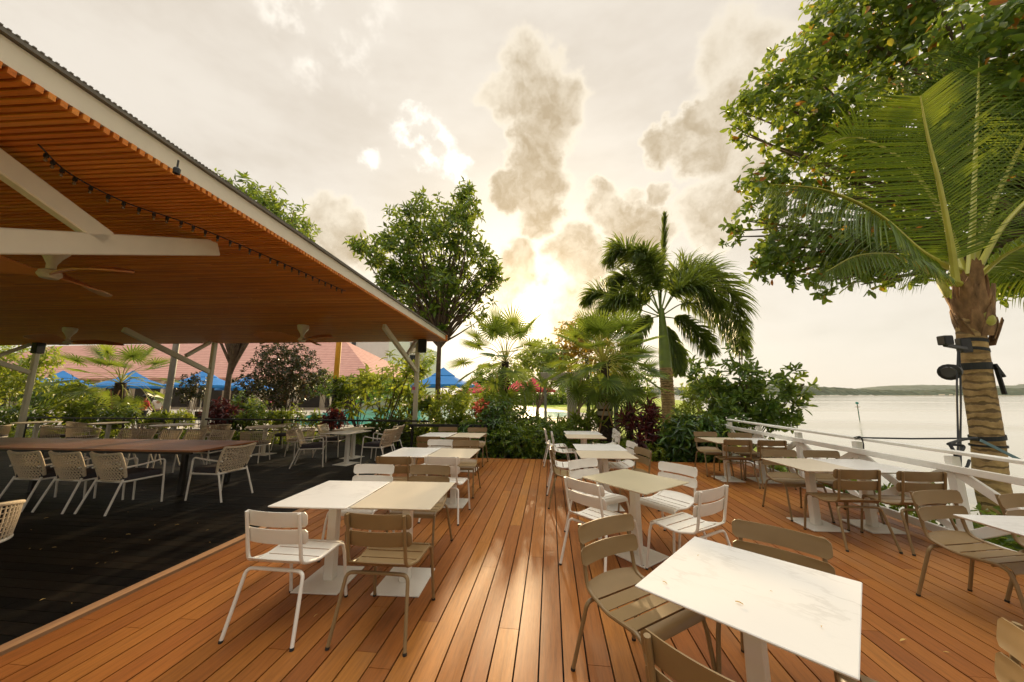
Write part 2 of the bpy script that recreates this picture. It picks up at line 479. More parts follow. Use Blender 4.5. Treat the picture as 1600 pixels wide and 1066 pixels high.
# ------------------------------------------------------------------ mesh building
class MB:
    def __init__(s):
        s.v = []
        s.f = []

    def add(s, vs, fs):
        o = len(s.v)
        s.v.extend([tuple(v) for v in vs])
        s.f.extend([tuple(i + o for i in f) for f in fs])
        return s

    def box(s, c, size, rot=None, axes=None):
        x, y, z = size[0] / 2, size[1] / 2, size[2] / 2
        vs = [Vector(p) for p in ((-x, -y, -z), (x, -y, -z), (x, y, -z), (-x, y, -z), (-x, -y, z), (x, -y, z), (x, y, z), (-x, y, z))]
        if rot is not None:
            vs = [rot @ v for v in vs]
        vs = [v + Vector(c) for v in vs]
        return s.add(vs, [(0, 3, 2, 1), (4, 5, 6, 7), (0, 1, 5, 4), (1, 2, 6, 5), (2, 3, 7, 6), (3, 0, 4, 7)])

    def bar(s, a, b, w, h, up=(0, 0, 1)):        # box from a to b, w wide, h high
        a, b = Vector(a), Vector(b)
        d = (b - a)
        L = d.length
        d.normalize()
        u = Vector(up)
        sd = d.cross(u)
        if sd.length < 1e-4:
            sd = d.cross(Vector((1, 0, 0)))
        sd.normalize()
        u = sd.cross(d)
        m = Matrix((sd, d, u)).transposed()
        return s.box((a + b) / 2, (w, L, h), m)

    def tube(s, pts, r, n=8, cap=True, flat=1.0):
        pts = [Vector(p) for p in pts]
        rs = r if isinstance(r, (list, tuple)) else [r] * len(pts)
        o = len(s.v)
        up = None
        for i, p in enumerate(pts):
            d = (pts[min(i + 1, len(pts) - 1)] - pts[max(i - 1, 0)]).normalized()
            if up is None:
                up = Vector((0, 0, 1)) if abs(d.z) < 0.9 else Vector((0, 1, 0))
            up = (up - d * up.dot(d)).normalized()
            sd = d.cross(up)
            for k in range(n):
                a = 2 * math.pi * k / n
                s.v.append(tuple(p + (sd * math.cos(a) + up * (math.sin(a) * flat)) * rs[i]))
        for i in range(len(pts) - 1):
            for k in range(n):
                k2 = (k + 1) % n
                s.f.append((o + i * n + k, o + i * n + k2, o + (i + 1) * n + k2, o + (i + 1) * n + k))
        if cap:
            s.f.append(tuple(o + k for k in range(n))[::-1])
            s.f.append(tuple(o + (len(pts) - 1) * n + k for k in range(n)))
        return s

    def lathe(s, prof, n=20, c=(0, 0, 0)):        # prof: (r, z)
        o = len(s.v)
        for r, z in prof:
            for k in range(n):
                a = 2 * math.pi * k / n
                s.v.append((c[0] + r * math.cos(a), c[1] + r * math.sin(a), c[2] + z))
        for i in range(len(prof) - 1):
            for k in range(n):
                k2 = (k + 1) % n
                s.f.append((o + i * n + k, o + i * n + k2, o + (i + 1) * n + k2, o + (i + 1) * n + k))
        s.f.append(tuple(o + k for k in range(n))[::-1])
        s.f.append(tuple(o + (len(prof) - 1) * n + k for k in range(n)))
        return s

    def slab(s, rows, th):          # grid of points (rows of equal length) given a thickness along their normal
        nr, nc = len(rows), len(rows[0])
        P = [[Vector(p) for p in r] for r in rows]
        top, bot = [], []
        for i in range(nr):
            for j in range(nc):
                du = P[i][min(j + 1, nc - 1)] - P[i][max(j - 1, 0)]
                dv = P[min(i + 1, nr - 1)][j] - P[max(i - 1, 0)][j]
                nm = du.cross(dv).normalized()
                top.append(P[i][j] + nm * th / 2)
                bot.append(P[i][j] - nm * th / 2)
        o = len(s.v)
        s.v.extend([tuple(v) for v in top + bot])
        N = nr * nc
        for i in range(nr - 1):
            for j in range(nc - 1):
                a = o + i * nc + j
                s.f.append((a, a + 1, a + nc + 1, a + nc))
                s.f.append((a + N, a + N + nc, a + N + nc + 1, a + N + 1))
        rim = [j for j in range(nc)] + [i * nc + nc - 1 for i in range(1, nr)] + [(nr - 1) * nc + j for j in range(nc - 2, -1, -1)] + [i * nc for i in range(nr - 2, 0, -1)]
        for a, b in zip(rim, rim[1:] + rim[:1]):
            s.f.append((o + b, o + a, o + a + N, o + b + N))
        return s

    def mesh(s, name, smooth=False, bevel=0.0, seg=1):
        me = bpy.data.meshes.new(name)
        me.from_pydata(s.v, [], s.f)
        me.update()
        if bevel > 0:
            bm = bmesh.new()
            bm.from_mesh(me)
            es = [e for e in bm.edges if len(e.link_faces) == 2 and e.calc_face_angle(0) > 0.6]
            bmesh.ops.bevel(bm, geom=es, offset=bevel, segments=seg, affect='EDGES', profile=0.5)
            bm.to_mesh(me)
            bm.free()
        if smooth:
            for p in me.polygons:
                p.use_smooth = True
            try:
                me.set_sharp_from_angle(angle=R(40))
            except Exception:
                pass
        return me


def link(name, me, m, parent=None, loc=None):
    o = bpy.data.objects.new(name, me)
    C.objects.link(o)
    if m is not None and not me.materials:
        me.materials.append(m)
    if parent is not None:
        o.parent = parent
    if loc is not None:
        o.location = loc
    return o


def part(name, mb, m, parent, smooth=False, bevel=0.0, seg=1, loc=None):
    return link(name, mb.mesh(name, smooth, bevel, seg), m, parent, loc)


def tag(o, label, cat, group=None, kind=None):
    o['label'] = label
    o['category'] = cat
    if group:
        o['group'] = group
    if kind:
        o['kind'] = kind
    return o


def thing(name, label, cat, loc=(0, 0, 0), rz=0.0, group=None):
    o = bpy.data.objects.new(name, None)
    o.empty_display_size = 0.2
    C.objects.link(o)
    o.location = loc
    o.rotation_euler = (0, 0, rz)
    return tag(o, label, cat, group)


def struct(name, mb, m, smooth=False):
    o = part(name, mb, m, None, smooth)
    o['kind'] = 'structure'
    return o


def dup(src, loc, rz, label, group=None, scale=None):
    def rec(o, par):
        c = o.copy()
        C.objects.link(c)
        c.parent = par
        for ch in o.children:
            rec(ch, c)
        return c
    r = rec(src, None)
    r.location = loc
    r.rotation_euler = (0, 0, rz)
    if scale:
        r.scale = scale
    r['label'] = label
    if group:
        r['group'] = group
    return r


class Kind:
    """a prototype that moves itself into place the first time and is copied afterwards"""
    def __init__(s, make):
        s.make, s.proto = make, None

    def put(s, loc, rz, label, group=None, scale=None):
        loc = (loc[0], loc[1], loc[2] if len(loc) > 2 else 0.0)
        if s.proto is None:
            s.proto = s.make()
            o = s.proto
            o.location = loc
            o.rotation_euler = (0, 0, rz)
            if scale:
                o.scale = scale
            o['label'] = label
            if group:
                o['group'] = group
            return o
        return dup(s.proto, loc, rz, label, group, scale)


def bez(pts, n=8):
    """smooth curve through points (Catmull-Rom)"""
    P = [Vector(p) for p in pts]
    P = [P[0] * 2 - P[1]] + P + [P[-1] * 2 - P[-2]]
    out = []
    for i in range(1, len(P) - 2):
        for k in range(n):
            t = k / n
            a, b, c, d = P[i - 1:i + 3]
            out.append(0.5 * ((2 * b) + (c - a) * t + (2 * a - 5 * b + 4 * c - d) * t * t + (3 * b - a - 3 * c + d) * t ** 3))
    out.append(P[-2])
    return out


def fillet(pts, rad, n=5):
    P = [Vector(p) for p in pts]
    out = [P[0]]
    for i in range(1, len(P) - 1):
        a, b, c = P[i - 1], P[i], P[i + 1]
        r = min(rad, (a - b).length * .45, (c - b).length * .45)
        p0 = b + (a - b).normalized() * r
        p1 = b + (c - b).normalized() * r
        for k in range(n + 1):
            t = k / n
            out.append(p0 * (1 - t) ** 2 + b * (2 * t * (1 - t)) + p1 * t * t)
    out.append(P[-1])
    return out


# ------------------------------------------------------------------ leaves
T_KITE = (np.array([(0, 0, 0), (-.5, .45, .10), (0, 1, -.10), (.5, .45, .10)], float), [(0, 2, 1), (0, 3, 2)])
T_OVAL = (np.array([(0, 0, 0), (-.32, .25, .06), (-.5, .58, .07), (-.28, .88, .0), (0, 1, -.10), (.28, .88, .0), (.5, .58, .07), (.32, .25, .06), (0, .5, -.03)], float),
          [(0, 8, 2, 1), (8, 4, 3, 2), (0, 7, 6, 8), (8, 6, 5, 4)])
T_LONG = (np.array([(0, 0, 0), (-.42, .3, .08), (-.5, .6, .02), (0, 1, -.28), (.5, .6, .02), (.42, .3, .08), (0, .45, -.02)], float),
          [(0, 6, 2, 1), (6, 3, 2), (0, 5, 4, 6), (6, 4, 3)])


def leaves_mesh(name, pos, d, nrm, ln, wd, tmpl, m, parent=None, smooth=False):
    tv, tf = tmpl
    d = d / (np.linalg.norm(d, axis=1, keepdims=True) + 1e-9)
    sd = np.cross(d, nrm)
    sd /= (np.linalg.norm(sd, axis=1, keepdims=True) + 1e-9)
    nn = np.cross(sd, d)
    N, k = len(pos), len(tv)
    V = (pos[:, None, :] + sd[:, None, :] * (tv[None, :, 0:1] * wd[:, None, None]) +
         d[:, None, :] * (tv[None, :, 1:2] * ln[:, None, None]) + nn[:, None, :] * (tv[None, :, 2:3] * ln[:, None, None]))
    V = V.reshape(-1, 3)
    loops, starts, tot = [], [], []
    base = (np.arange(N) * k)[:, None]
    cols = []
    fl = [len(f) for f in tf]
    flat = np.array([i for f in tf for i in f])
    L = (base + flat[None, :]).reshape(-1)
    per = np.array(fl)
    tot = np.tile(per, N)
    st = np.concatenate([[0], np.cumsum(tot)[:-1]])
    me = bpy.data.meshes.new(name)
    me.vertices.add(len(V))
    me.vertices.foreach_set('co', V.astype(np.float32).reshape(-1))
    me.loops.add(len(L))
    me.loops.foreach_set('vertex_index', L.astype(np.int32))
    me.polygons.add(len(tot))
    me.polygons.foreach_set('loop_start', st.astype(np.int32))
    me.polygons.foreach_set('loop_total', tot.astype(np.int32))
    me.update(calc_edges=True)
    me.validate()
    return link(name, me, m, parent)


def rand_dirs(n):
    v = RNG.normal(size=(n, 3))
    return v / np.linalg.norm(v, axis=1, keepdims=True)


def rosettes(blobs, n_ros, per, size, ratio=0.45, tilt=(35, 95), droop=0.15, shell=0.55, up=0.35, spread=0.3, jit=0.35):
    """leaf rosettes scattered through ellipsoid blobs: returns the arrays of leaves_mesh"""
    w = np.array([b[3] ** 2 if np.isscalar(b[3]) else (b[3][0] * b[3][2]) for b in blobs], float)
    idx = RNG.choice(len(blobs), n_ros, p=w / w.sum())
    dirs = rand_dirs(n_ros)
    cen = np.array([[b[0], b[1], b[2]] for b in blobs], float)[idx]
    rad = np.array([[b[3]] * 3 if np.isscalar(b[3]) else list(b[3]) for b in blobs], float)[idx]
    rr = shell + (1 - shell) * RNG.random(n_ros) ** 0.6
    # lumpy outline
    lump = 1 + 0.18 * np.sin(dirs[:, 0] * 7 + idx) * np.cos(dirs[:, 2] * 6 + idx * 2)
    P = cen + dirs * rad * (rr * lump)[:, None]
    ax = dirs + np.array([0, 0, up]) + RNG.normal(size=(n_ros, 3)) * 0.25
    ax /= np.linalg.norm(ax, axis=1, keepdims=True)
    ref = np.where(np.abs(ax[:, 2:3]) < 0.9, np.array([[0, 0, 1.0]]), np.array([[1.0, 0, 0]]))
    e1 = np.cross(ax, ref)
    e1 /= np.linalg.norm(e1, axis=1, keepdims=True)
    e2 = np.cross(ax, e1)
    k = np.arange(per)
    ang = k[None, :] * 2.39996 + RNG.random((n_ros, 1)) * 6.28
    th = np.radians(tilt[0] + (tilt[1] - tilt[0]) * (k / max(1, per - 1)))[None, :] + RNG.normal(size=(n_ros, per)) * 0.15
    d = (ax[:, None, :] * np.cos(th)[..., None] + (e1[:, None, :] * np.cos(ang)[..., None] + e2[:, None, :] * np.sin(ang)[..., None]) * np.sin(th)[..., None])
    d[..., 2] -= droop
    pos = P[:, None, :] + ax[:, None, :] * ((1 - k / per) * size * spread)[None, :, None] + RNG.normal(size=(n_ros, per, 3)) * size * 0.12
    nrm = np.broadcast_to(ax[:, None, :], d.shape) + RNG.normal(size=d.shape) * jit
    ln = size * (0.7 + 0.5 * RNG.random((n_ros, per)))
    return pos.reshape(-1, 3), d.reshape(-1, 3), nrm.reshape(-1, 3), ln.reshape(-1), (ln * ratio).reshape(-1)


def limbs(mb, base, fork, targets, r0, r1, n=7, wob=0.12, tip=0.012):
    """tapered trunk from base to fork, then a limb to each target"""
    base, fork = Vector(base), Vector(fork)
    mid = base.lerp(fork, 0.5) + Vector((random.uniform(-wob, wob), random.uniform(-wob, wob), 0)) * 0.6
    pts = bez([base, mid, fork], 5)
    k = len(pts)
    mb.tube(pts, [r0 * 1.25 if i == 0 else r0 + (r1 - r0) * i / (k - 1) for i in range(k)], 10)
    for t in targets:
        t = Vector(t)
        st = base.lerp(fork, random.uniform(0.78, 1.0))
        m1 = st.lerp(t, 0.45) + Vector((random.uniform(-1, 1), random.uniform(-1, 1), random.uniform(0.0, .8))) * wob * (t - st).length * 0.6
        pp = bez([st, m1, t], 5)
        kk = len(pp)
        rr = r1 * random.uniform(.5, .8)
        mb.tube(pp, [rr + (tip - rr) * i / (kk - 1) for i in range(kk)], n)
    return mb


def px_blob(px, py, Y, rpx, dy=None, dxr=1.0, dzr=1.0):
    p = at(px, py, Y)
    w = (p - EYE).dot(_fw)
    r = rpx * w / FPX
    return (p.x, p.y, p.z, (r * dxr, dy if dy else r, r * dzr))


def leafy(name, label, cat, base, blobs, n_ros, per, size, m, ratio=.45, tmpl=T_KITE, trunk_r=None, fork=None, n_limb=6, group=None,
          stem_part='stems', crown_part='foliage', barkm='bark', fill=0.0, **kw):
    base = Vector(base)
    t = thing(name, label, cat, base, 0, group)
    bl = [(b[0] - base.x, b[1] - base.y, b[2] - base.z, b[3]) for b in blobs]
    a = rosettes(bl, n_ros, per, size, ratio, **kw)
    leaves_mesh(crown_part, *a, tmpl, m, t)
    if trunk_r:
        fk = Vector(fork) - base if fork is not None else Vector((0, 0, max(b[2] for b in bl) * .6))
        tg = [(b[0], b[1], b[2]) for b in bl]
        while len(tg) < n_limb:
            b = random.choice(bl)
            q = rand_dirs(1)[0]
            r = b[3] if not np.isscalar(b[3]) else (b[3],) * 3
            tg.append((b[0] + q[0] * r[0] * .7, b[1] + q[1] * r[1] * .7, b[2] + abs(q[2]) * r[2] * .6))
        mb = limbs(MB(), (0, 0, 0), fk, tg, trunk_r[0], trunk_r[1])
        part(stem_part, mb, M[barkm], t, True)
    return t


# ================================================================== THE SETTING
XD = -3.66        # seam between the orange deck and the black deck
YD = 9.14         # far end of the orange deck


def boards(x0, x1, y0, y1, along, pitch, gap, zt, th, lo, hi):
    mb = MB()
    a0, a1, b0, b1 = (x0, x1, y0, y1) if along == 'Y' else (y0, y1, x0, x1)
    p = a0
    while p < a1 - 0.02:
        w = min(pitch, a1 - p) - gap
        q = b0 - random.uniform(0, hi)
        while q < b1:
            L = random.uniform(lo, hi)
            s0, s1 = max(q, b0), min(q + L, b1)
            if s1 - s0 > 0.05:
                c, d = (s0 + s1) / 2, (s1 - s0) - 0.003
                dz = random.uniform(-.0008, .0008)
                if along == 'Y':
                    mb.box((p + w / 2, c, zt - th / 2 + dz), (w, d, th))
                else:
                    mb.box((c, p + w / 2, zt - th / 2 + dz), (d, w, th))
            q += L
        p += pitch
    return mb


struct('deck', boards(XD + .15, 4.62, -3.0, YD, 'Y', .1485, .0105, 0, .028, 1.8, 4.2), M['deck'])
struct('deck_edge_board', boards(XD, XD + .146, -3.0, YD, 'Y', .2, .05, .001, .032, 2.5, 3.6), M['deck_edge'])
struct('black_deck', boards(-27, XD - .004, -3.0, 10.9, 'X', .125, .006, -.002, .028, 2.0, 4.0), M['black_deck'])
sub = MB()
sub.box((-11.2, 3.95, -.14), (31.7, 13.95, .18))
struct('deck_substructure', sub, plain("dark_joists", (.006, .005, .004), .9))


# ground: one sheet, the land ending in a bank at the water
def shore_x(y):
    pts = [(-60, 5.2), (0, 5.6), (4, 6.5), (7, 6.7), (10, 7.0), (15, 9.0), (30, 15), (60, 25), (120, 44), (220, 60), (300, 20), (380, -200)]
    for (a, b), (c, d) in zip(pts, pts[1:]):
        if a <= y <= c:
            return b + (d - b) * (y - a) / (c - a)
    return pts[-1][1]


gm = MB()
ys = [-60, -20, -5, 0, 2, 4, 6, 8, 10, 12, 15, 20, 25, 30, 40, 50, 60, 80, 100, 120, 150, 180, 220, 260, 300, 340, 380]
rows = []
for y in ys:
    s = shore_x(y)
    zf = -.22
    prof = [(-400, zf), (-100, zf), (-30, zf), (-10, zf), (-2, zf), (min(3, s - 2), zf), (s - 1.3, -.32), (s - .6, -.6), (s, -1.2), (s + 1.6, -2.4), (s + 6, -3.2)]
    rows.append([(x, y, z + random.uniform(-.03, .03) * (1 if x > -25 and y > 14 else 0)) for x, z in prof])
o = len(gm.v)
nc = len(rows[0])
for r in rows:
    gm.v.extend(r)
for i in range(len(rows) - 1):
    for j in range(nc - 1):
        a = i * nc + j
        gm.f.append((a, a + 1, a + nc + 1, a + nc))
struct('ground', gm, M['grass'], True)
wm = MB()
wm.add([(-4200, -400, -1.6), (4200, -400, -1.6), (4200, 4200, -1.6), (-4200, 4200, -1.6)], [(0, 1, 2, 3)])
struct('sea', wm, M['sea'])

bed = MB()
bed.add([(-34, 10.94, -.16), (XD - .1, 10.94, -.16), (XD, YD + .02, -.16), (5.4, YD + .02, -.16), (6.0, 15.2, -.16), (-34, 16.2, -.16)], [(0, 1, 2, 3, 4, 5)])
struct('garden_bed', bed, M['soil'])
pav = MB()
pav.add([(-60, 16.2, -.14), (2.6, 16.2, -.14), (3.4, 34, -.14), (-8, 64, -.14), (-60, 64, -.14)], [(0, 1, 2, 3, 4)])
struct('pool_terrace', pav, M['paving'])
pool_pts = [(-15.5, 18.6), (-11.2, 19.0), (-9.0, 21.5), (-5.0, 24.0), (1.6, 27.5), (1.8, 34.0), (-6, 40), (-14, 52), (-23, 52), (-24, 40), (-20, 26)]
pw = MB()
pw.add([(x, y, -.132) for x, y in pool_pts], [tuple(range(len(pool_pts)))])
struct('pool_water', pw, M['pool'])
cop = MB()
cx = sum(p[0] for p in pool_pts) / len(pool_pts)
cy = sum(p[1] for p in pool_pts) / len(pool_pts)
outp = [(cx + (x - cx) * 1.045, cy + (y - cy) * 1.045) for x, y in pool_pts]
n = len(pool_pts)
cop.add([(x, y, -.10) for x, y in pool_pts] + [(x, y, -.10) for x, y in outp] + [(x, y, -.16) for x, y in pool_pts] + [(x, y, -.16) for x, y in outp],
        [(i, i + n, (i + 1) % n + n, (i + 1) % n) for i in range(n)] + [(i, (i + 1) % n, (i + 1) % n + 2 * n, i + 2 * n) for i in range(n)] +
        [(i + n, i + 3 * n, (i + 1) % n + 3 * n, (i + 1) % n + n) for i in range(n)])
struct('pool_coping', cop, plain("pale_pool_coping", (.70, .62, .50), .6))


# far shore: long low wooded hills
def far_hills(name, x0, x1, yb, depth, hfun, m, nx=300, nd=7):
    mb = MB()
    for j in range(nd):
        v = j / (nd - 1)
        for i in range(nx):
            u = i / (nx - 1)
            x = x0 + (x1 - x0) * u
            h = hfun(u) * math.sin(min(1, v * 1.6 + .02) * math.pi / 2)
            h *= .95
            h += (random.random() * 7.0 + 1.3 * math.sin(i * .9 + j * 2.1)) * (1 if 0 < j else .3)
            mb.v.append((x + random.uniform(-1, 1), yb(u) + depth * v, -1.7 + max(0, h) + (0 if j else -.5)))
    for j in range(nd - 1):
        for i in range(nx - 1):
            a = j * nx + i
            mb.f.append((a, a + 1, a + nx + 1, a + nx))
    return struct(name, mb, m)


def hz_a(u):
    return 12 + 6 * math.sin(u * 9) + 3 * math.sin(u * 23 + 1) + 8 * max(0, u - .55)


far_hills('far_shore_hills', 150, 1500, lambda u: 820 - 190 * u, 160, hz_a, M['forest'], 560, 9)
far_hills('distant_hills', 40, 2600, lambda u: 1700, 300, lambda u: 34 + 14 * math.sin(u * 8 + 1) + 8 * math.sin(u * 21), M['forest'], 240, 5)
beach = MB()
for k in range(60):
    u = k / 59
    beach.v.extend([(150 + 1350 * u, 820 - 190 * u - 14, -1.55), (150 + 1350 * u, 820 - 190 * u + 3, -.9)])
for k in range(59):
    beach.f.append((2 * k, 2 * k + 2, 2 * k + 3, 2 * k + 1))
struct('far_beach', beach, plain("sand", (.50, .42, .30), .9))

# ================================================================== PAVILION
PR = R(3.0)                      # the pavilion is turned a little against the deck
ZC = 3.48
pav_o = thing('pavilion', 'open timber slatted pavilion roof on cream steel posts above the black deck', 'pavilion', (-3.58, 10.95, 0), PR)
# local frame: +y away, x<=0 under the roof
sl_mb = MB()
y = .45
while y > -13.2:
    L = 27.0
    q = -L
    while q < 0:
        ln = random.uniform(3.2, 5.2)
        e = min(q + ln, 0)
        if 0 - e < .8:
            e = 0.0
        sl_mb.box(((q + e) / 2, y, ZC + .022 + random.uniform(-.002, .002)), (e - q - .004, .034, .042))
        q = e if e < 0 else 1
    y -= .056
part('ceiling_slats', sl_mb, M['slat'], pav_o)
rf = MB()
rf.box((-13.55, -6.4, ZC + .222), (27.14, 14.2, .03))
for k in range(420):             # corrugation ribs of the sheet
    rf.box((-.03, -13.45 + k * .0335, ZC + .239), (.11, .016, .009))
part('roof_sheet', rf, M['roof_sheet'], pav_o)
un = MB()
un.box((-13.55, -6.4, ZC + .11), (26.9, 13.85, .012))
part('roof_lining', un, plain("dark_roof_lining", (.05, .025, .012), .9), pav_o)
eb = MB()
eb.box((-.045, -6.4, ZC + .125), (.07, 13.9, .155))
part('edge_beam', eb, M['cream_steel'], pav_o)
fb = MB()
fb.box((-13.4, .53, ZC + .11), (26.9, .05, .22))
part('end_fascia', fb, M['slat'], pav_o)


def pav_local(p):
    return Matrix.Rotation(-PR, 4, 'Z') @ (Vector(p) - Vector((-3.58, 10.95, 0)))


POSTX = [-.89, -8.26, -15.1]


def post(x, y):
    mb = MB()
    mb.box((x, y, (ZC - .02) / 2), (.13, .13, ZC - .02))
    mb.box((x, y, .015), (.26, .26, .03))
    part('post', mb, M['cream_steel'], pav_o, bevel=.012)


def brace(x, y0, z0, y1, z1, w=.15):
    mb = MB()
    mb.bar((x, y0, z0), (x, y1, z1), .09, w)
    part('brace', mb, M['cream_steel'], pav_o, bevel=.01)


for i, x in enumerate(POSTX):
    yy = .25
    post(x, yy)
    brace(x, yy - .06, 2.42, yy - 2.75, ZC - .06)
    brace(x, yy - .95, 2.88, yy - .20, ZC - .05, .11)
    yn = -10.15
    post(x, yn)
    brace(x, yn + .06, 2.30, yn + 2.80, ZC - .04, .19)
    brace(x, yn + 1.75, 3.05, yn + .75, ZC - .02, .16)

# speakers on the far posts
def speaker():
    t = thing('speaker', '', 'speaker')
    b = MB()
    b.add([(-.14, -.12, -.22), (.14, -.12, -.22), (.10, .12, -.22), (-.10, .12, -.22), (-.14, -.12, .22), (.14, -.12, .22), (.10, .12, .22), (-.10, .12, .22)],
          [(0, 3, 2, 1), (4, 5, 6, 7), (0, 1, 5, 4), (1, 2, 6, 5), (2, 3, 7, 6), (3, 0, 4, 7)])
    part('cabinet', b, M['black_plastic'], t, bevel=.015)
    g = MB()
    g.box((0, -.124, 0), (.24, .01, .40))
    part('grille', g, M['rope_dark'], t)
    k = MB()
    k.bar((0, .12, .05), (-.20, .20, .05), .04, .05)
    part('bracket', k, M['black_metal'], t)
    return t


SPK = Kind(speaker)
p = at(661, 541, 10.95)
SPK.put(p, R(8), 'black loudspeaker on the white pavilion post nearest the pool, right of the ceiling corner', 'pavilion loudspeakers')
p = at(61, 543, 10.25)
SPK.put(p, R(-4), 'black loudspeaker at the top of the leftmost pavilion post, above the garden', 'pavilion loudspeakers')
o = thing('post_sign', 'small white notice fixed on the pavilion post by the pool', 'sign', at(647, 608, 11.02))
nb = MB()
nb.box((0, -.02, 0), (.15, .02, .28))
part('board', nb, M['shirt_white'], o)
nb = MB()
nb.box((0, -.034, .02), (.10, .004, .10))
part('print', nb, M['shirt_pink'], o)


def ceiling_fan():
    t = thing('ceiling_fan', '', 'ceiling fan')
    mb = MB()
    mb.lathe([(.02, 0), (.11, -.005), (.12, -.03), (.105, -.10), (.06, -.17), (.035, -.23), (.035, -.28), (.075, -.30), (.085, -.34), (.06, -.375), (.01, -.38)], 20)
    part('motor_housing', mb, M['fan_white'], t, True)
    for k in range(3):
        a = k * 2 * math.pi / 3
        rows = []
        for i in range(11):
            u = i / 10
            r = .07 + u * .78
            w = .07 + .25 * math.sin(min(1, u * 1.5) * math.pi * .62) ** 1.2
            if u > .85:
                w *= (1 - (u - .85) / .15 * .75)
            sweep = .16 * u * u
            tw = R(34 - 20 * u)
            row = []
            for j in range(4):
                c = (j / 3 - .5) * w
                row.append((r, c * math.cos(tw) + sweep, -.33 + c * math.sin(tw) + .03 * math.sin(u * 3)))
            rows.append(row)
        b = MB()
        b.slab(rows, .014)
        rot = Matrix.Rotation(a, 4, 'Z')
        b.v = [tuple(rot @ Vector(v)) for v in b.v]
        part('blade', b, M['fan_blade'], t, True)
    return t


FAN = Kind(ceiling_fan)
for (px, py), rz, lb in [((88, 380), R(-8), 'large nearest ceiling fan with curved wooden blades beneath the horizontal white brace'),
                         ((110, 512), R(40), 'small far ceiling fan at left, over the round woven chairs'),
                         ((474, 508), R(95), 'far ceiling fan above the black deck, left of the pool post')]:
    p = onz(px, py, ZC)
    FAN.put((p.x, p.y, ZC), rz, lb, 'ceiling fans under the pavilion', (1.2, 1.2, 1.2))

# string lights: a cable along the ceiling with small bulbs
def string_lights(pts, name_label, step=.10):
    t = thing('string_lights', name_label, 'string lights', pts[0], 0, 'string lights under the ceiling')
    P0 = Vector(pts[0])
    cur = [Vector(p) - P0 for p in bez(pts, 24)]
    mb = MB()
    mb.tube(cur, .006, 5)
    part('cable', mb, M['rope_dark'], t)
    bm_, sk = MB(), MB()
    acc = 0
    for a, b in zip(cur, cur[1:]):
        acc += (b - a).length
        if acc > step:
            acc = 0
            q = (a + b) / 2
            sk.lathe([(.006, -.002), (.014, -.01), (.014, -.035), (.008, -.04)], 6, q)
            bm_.lathe([(.006, -.04), (.012, -.05), (.010, -.066), (.003, -.072)], 6, q)
    s = part('bulb_sockets', sk, M['black_plastic'], t)
    s['kind'] = 'stuff'
    s = part('bulbs', bm_, M['glass_bulb'], t, True)
    s['kind'] = 'stuff'


def cl(px, py, dz=.03):
    p = onz(px, py, ZC - dz)
    return (p.x, p.y, p.z)


string_lights([cl(60, 226), cl(110, 272), cl(200, 318, .06), cl(300, 352), cl(420, 402, .06), cl(540, 455)], 'black cable of small bulbs sagging along the slatted ceiling')
hk = thing('edge_lamp', 'tiny black spotlight hanging from the cream roof edge beam', 'spotlight', at(277, 262, 2.05))
mb = MB()
mb.tube([(0, 0, .06), (0, 0, -.01)], .006, 6)
mb.lathe([(.012, .0), (.022, -.01), (.022, -.05), (.004, -.055)], 8)
part('lamp_body', mb, M['black_plastic'], hk)


# ================================================================== TABLES
def table_kind(mk, sx, sy, h=.745, pole=.085):
    def make():
        t = thing('cafe_table', '', 'table')
        top = MB()
        o = len(top.v)
        e = .028
        top.add([(-sx / 2, -sy / 2, h), (sx / 2, -sy / 2, h), (sx / 2, sy / 2, h), (-sx / 2, sy / 2, h),
                 (-sx / 2, -sy / 2, h - .009), (sx / 2, -sy / 2, h - .009), (sx / 2, sy / 2, h - .009), (-sx / 2, sy / 2, h - .009),
                 (-sx / 2 + e, -sy / 2 + e, h - .022), (sx / 2 - e, -sy / 2 + e, h - .022), (sx / 2 - e, sy / 2 - e, h - .022), (-sx / 2 + e, sy / 2 - e, h - .022)],
                [(0, 1, 2, 3), (0, 4, 5, 1), (1, 5, 6, 2), (2, 6, 7, 3), (3, 7, 4, 0), (4, 8, 9, 5), (5, 9, 10, 6), (6, 10, 11, 7), (7, 11, 8, 4), (8, 11, 10, 9)])
        part('tabletop', top, M[mk], t, bevel=.003)
        c = MB()
        a, b = pole / 2, pole / 2 * .9
        z0, z1 = .012, h - .03
        c.add([(-a, -a, z0), (a, -a, z0), (a, a, z0), (-a, a, z0), (-b, -b, z1), (b, -b, z1), (b, b, z1), (-b, b, z1)],
              [(0, 3, 2, 1), (4, 5, 6, 7), (0, 1, 5, 4), (1, 2, 6, 5), (2, 3, 7, 6), (3, 0, 4, 7)])
        c.box((0, 0, h - .028), (.30, .30, .010))
        part('pedestal', c, M['white_pole'], t, bevel=.006, seg=2)
        b = MB()
        b.box((0, 0, .007), (.41, .46, .012))
        part('base_plate', b, M['white_pole'], t, bevel=.003)
        return t
    return Kind(make)


TW = table_kind('marble', .668, .84)
TB = table_kind('beige_top', .668, .84)
TN = table_kind('marble', .76, .82)
TO = table_kind('olive_top', .75, .80)
RW = table_kind('marble', .82, .70)
RB = table_kind('beige_top', .82, .66)
g = 'square cafe tables on white pedestals'
